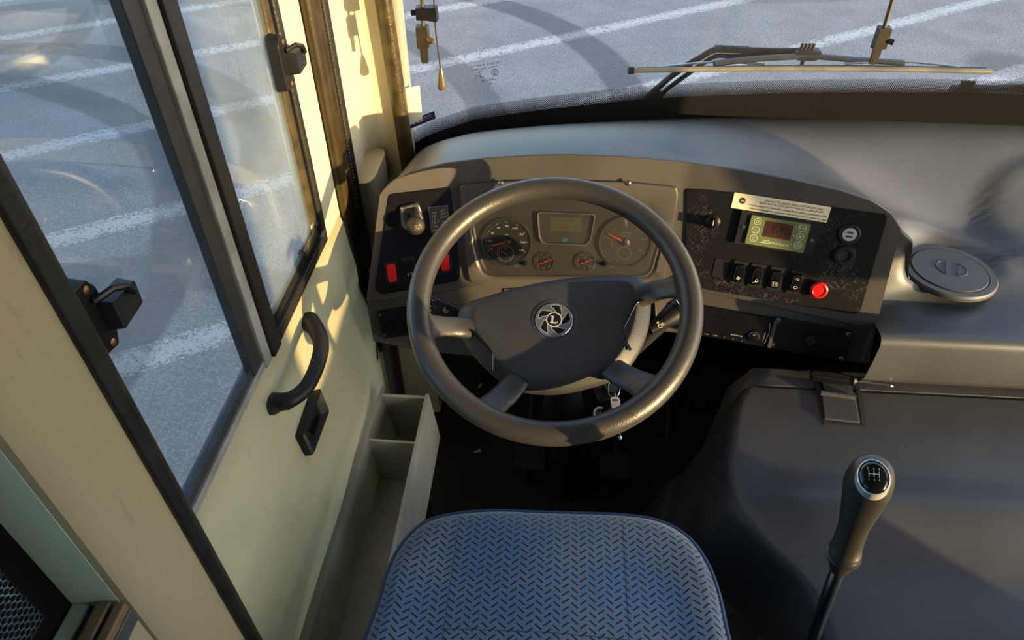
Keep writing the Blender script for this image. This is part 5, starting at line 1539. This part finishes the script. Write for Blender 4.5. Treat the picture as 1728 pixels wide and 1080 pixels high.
# rods of the roller blind, cord
def rod(label, top, bot, yy, end, knob):
    t = thing('blind_rod', label, 'blind rod', P(*bot, y=yy))
    a, b = P(*top, y=yy), P(*bot, y=yy); d = (a - b).normalized()
    bm = nb(); tube(bm, [b, a, a + d * .8], .0042, 12); obj('rod', bm, M_steelw, t, smooth=True)
    F = Frame(b, (1, 0, 0), d)
    bm = nb(); prism(bm, F, round_poly([(-.013, -.004), (-.013, .042), (.012, .042), (.014, -.002)], .003), -.008, .010, .002); c = obj('end_clamp', bm, M_black2, t, smooth=True, angle=30)
    bm = nb(); prism(bm, F, round_poly([(-.008, -.036), (-.009, .002), (.009, .002), (.008, -.036)], .006), -.002, .003, .001); obj('end_tab', bm, M_black2, t, smooth=True, angle=30)
    bm = nb(); lathe(bm, F.at(0, -.026, .003), [(.0035, 0), (.0035, .0008)], 12); obj('tab_hole', bm, M_ink, c)
    bm = nb(); tube(bm, [F.p(.010, .016, .006), F.p(.022, .014, .010)], .0060, 10); obj('thumb_screw', bm, M_copper if knob else M_black, c, smooth=True)
    return t, F
M_steelw = mat('worn_rod', (.10, .085, .06), .4, .5); M_black2 = mat('worn_black_clamp', (.035, .028, .020), .38, var=.3, vscale=60)
t, F = rod('short dark blind rod with clamps hanging at the left windscreen corner', (712, 0), (715, 78), 1.42, 0, True)
a = P(716, 22, y=1.42); Fc2 = Frame(a, (1, 0, 0), (0, 0, 1))
bm = nb(); prism(bm, Fc2, round_poly([(-.017, -.012), (-.017, .012), (.026, .014), (.027, -.015), (.006, -.013)], .002), -.009, .010, .0015); o = obj('cord_clamp', bm, M_black, t, smooth=True, angle=30)
bm = nb(); tube(bm, [Fc2.p(-.016, 0, 0), Fc2.p(-.026, 0, 0)], [.005, .006], 10); obj('clamp_knob', bm, M_black, o, smooth=True)
rod('black blind rod with end clamp hanging before the middle of the windscreen', (1506, 0), (1482, 80), 1.48, 0, False)
cd = thing('pull_cord', 'black pull cord with a brown bell-shaped toggle beside the left blind rod', 'cord', P(745, 140, y=1.42))
cp = [P(731, -40, y=1.42), P(733, 20, y=1.42), P(736, 60, y=1.42), P(744, 122, y=1.42)]
bm = nb(); tube(bm, catmull(cp, 6), .0016, 8); obj('cord', bm, M_black2, cd, smooth=True)
kt = P(744, 117, y=1.42); Ft = Frame(kt, (1, 0, 0), (0, -1, 0)); 
if Ft.N.z > 0: Ft = Frame(kt, (1, 0, 0), (0, 1, 0)); 
sg = -1 if Ft.N.z > 0 else 1
bm = nb(); lathe(bm, Ft, [(.0020, -.004 * sg), (.0040, .002 * sg), (.0060, .012 * sg), (.0098, .034 * sg), (.0100, .037 * sg), (.0075, .043 * sg), (.003, .045 * sg)], 20); obj('toggle', bm, mat('brown_toggle', (.10, .075, .045), .3), cd, smooth=True, angle=40)

# stickers on the windscreen
def wsp(px, py): return onglass(px, py, -.0065)
def sticker(name, label, cat, px, m, th=.0006):
    q = [wsp(*p) for p in px]
    F = Frame(q[3], q[2] - q[3], q[0] - q[3])
    t = thing(name, label, cat, q[3])
    bm = nb(); prism(bm, F, [((p - F.O).dot(F.U), (p - F.O).dot(F.V)) for p in q], 0, th); obj('sheet', bm, m, t)
    return t, F, q
M_wsheet = mat('white_sheet', (.80, .80, .66), .5)
t, F, q = sticker('paper_sticker', 'white paper sticker with a fold at the left end of the windscreen', 'sticker', [(684, 149), (708, 144), (713, 200), (692, 211)], M_wsheet)
bm = nb(); a, b = [((p - F.O).dot(F.U), (p - F.O).dot(F.V)) for p in (wsp(686, 171), wsp(709, 163))]; strip(bm, F, [a, b], .0009, .0009); obj('fold_line', bm, M_grey, t)
t, F, q = sticker('phone_sticker', 'small dark purple sticker reading 800 at the left end of the windscreen', 'sticker', [(688, 204), (733, 187), (735, 200), (690, 218)], M_purple)
W8 = (q[1] - q[0]).length; bm = nb()
h8 = (q[0] - q[3]).length
letters(bm, '800', F, W8 * .50, h8 * .50, h8 * .55, .0009, bold=.015); 
letters(bm, 'MYNUMBER'[:0] or 'SERVICE', F, W8 * .80, h8 * .62, h8 * .20, .0009, width=W8 * .28); letters(bm, '• • • • • •', F, W8 * .80, h8 * .38, h8 * .2, .0009, width=W8 * .28)
strip(bm, F, arc(h8 * .16, 150, 320, 8), h8 * .08, .0009) if False else None
strip(bm, F.at(W8 * .27, h8 * .5, 0), arc(h8 * .13, 130, 330, 8), h8 * .09, .0009)
obj('sticker_lettering', bm, M_white, t)
# etched maker's marks in the glass, read from outside (mirrored)
q = [wsp(*p) for p in ((796, 112), (846, 103), (848, 138), (798, 146))]; F = Frame(q[3], q[2] - q[3], q[0] - q[3]); Wg = (q[2] - q[3]).length; Hg = (q[0] - q[3]).length
g = thing('glass_mark', 'small mirrored black etched lettering low on the left windscreen', 'glass marking', q[3])
bm = nb()
letters(bm, 'IS 2553 (PART 2)', F, Wg * .5, Hg * .98, Hg * .12, 0, width=Wg * .95, mirror=True); letters(bm, 'CM/L 3067864', F, Wg * .48, Hg * .80, Hg * .13, 0, width=Wg * .85, mirror=True)
letters(bm, 'LAMINATED', F, Wg * .55, Hg * .20, Hg * .14, 0, width=Wg * .5, mirror=True); letters(bm, 'A2', F, Wg * .58, Hg * .02, Hg * .14, 0, mirror=True)
strip(bm, F, circ(Hg * .15, Wg * .80, Hg * .52, 20), Hg * .03, 0, True); strip(bm, F, circ(Hg * .06, Wg * .80, Hg * .52, 12), Hg * .03, 0, True)
strip(bm, F, [(Wg * .22, Hg * .66), (Wg * .40, Hg * .66)], Hg * .03, 0); strip(bm, F, [(Wg * .30, Hg * .66), (Wg * .30, Hg * .40), (Wg * .40, Hg * .38)], Hg * .03, 0); strip(bm, F, [(Wg * .12, Hg * .5), (Wg * .24, Hg * .5)], Hg * .025, 0); strip(bm, F, [(Wg * .10, Hg * .4), (Wg * .24, Hg * .4)], Hg * .025, 0)
obj('etched_marks', bm, M_ink, g)

bpy.data.objects.remove(_fo)
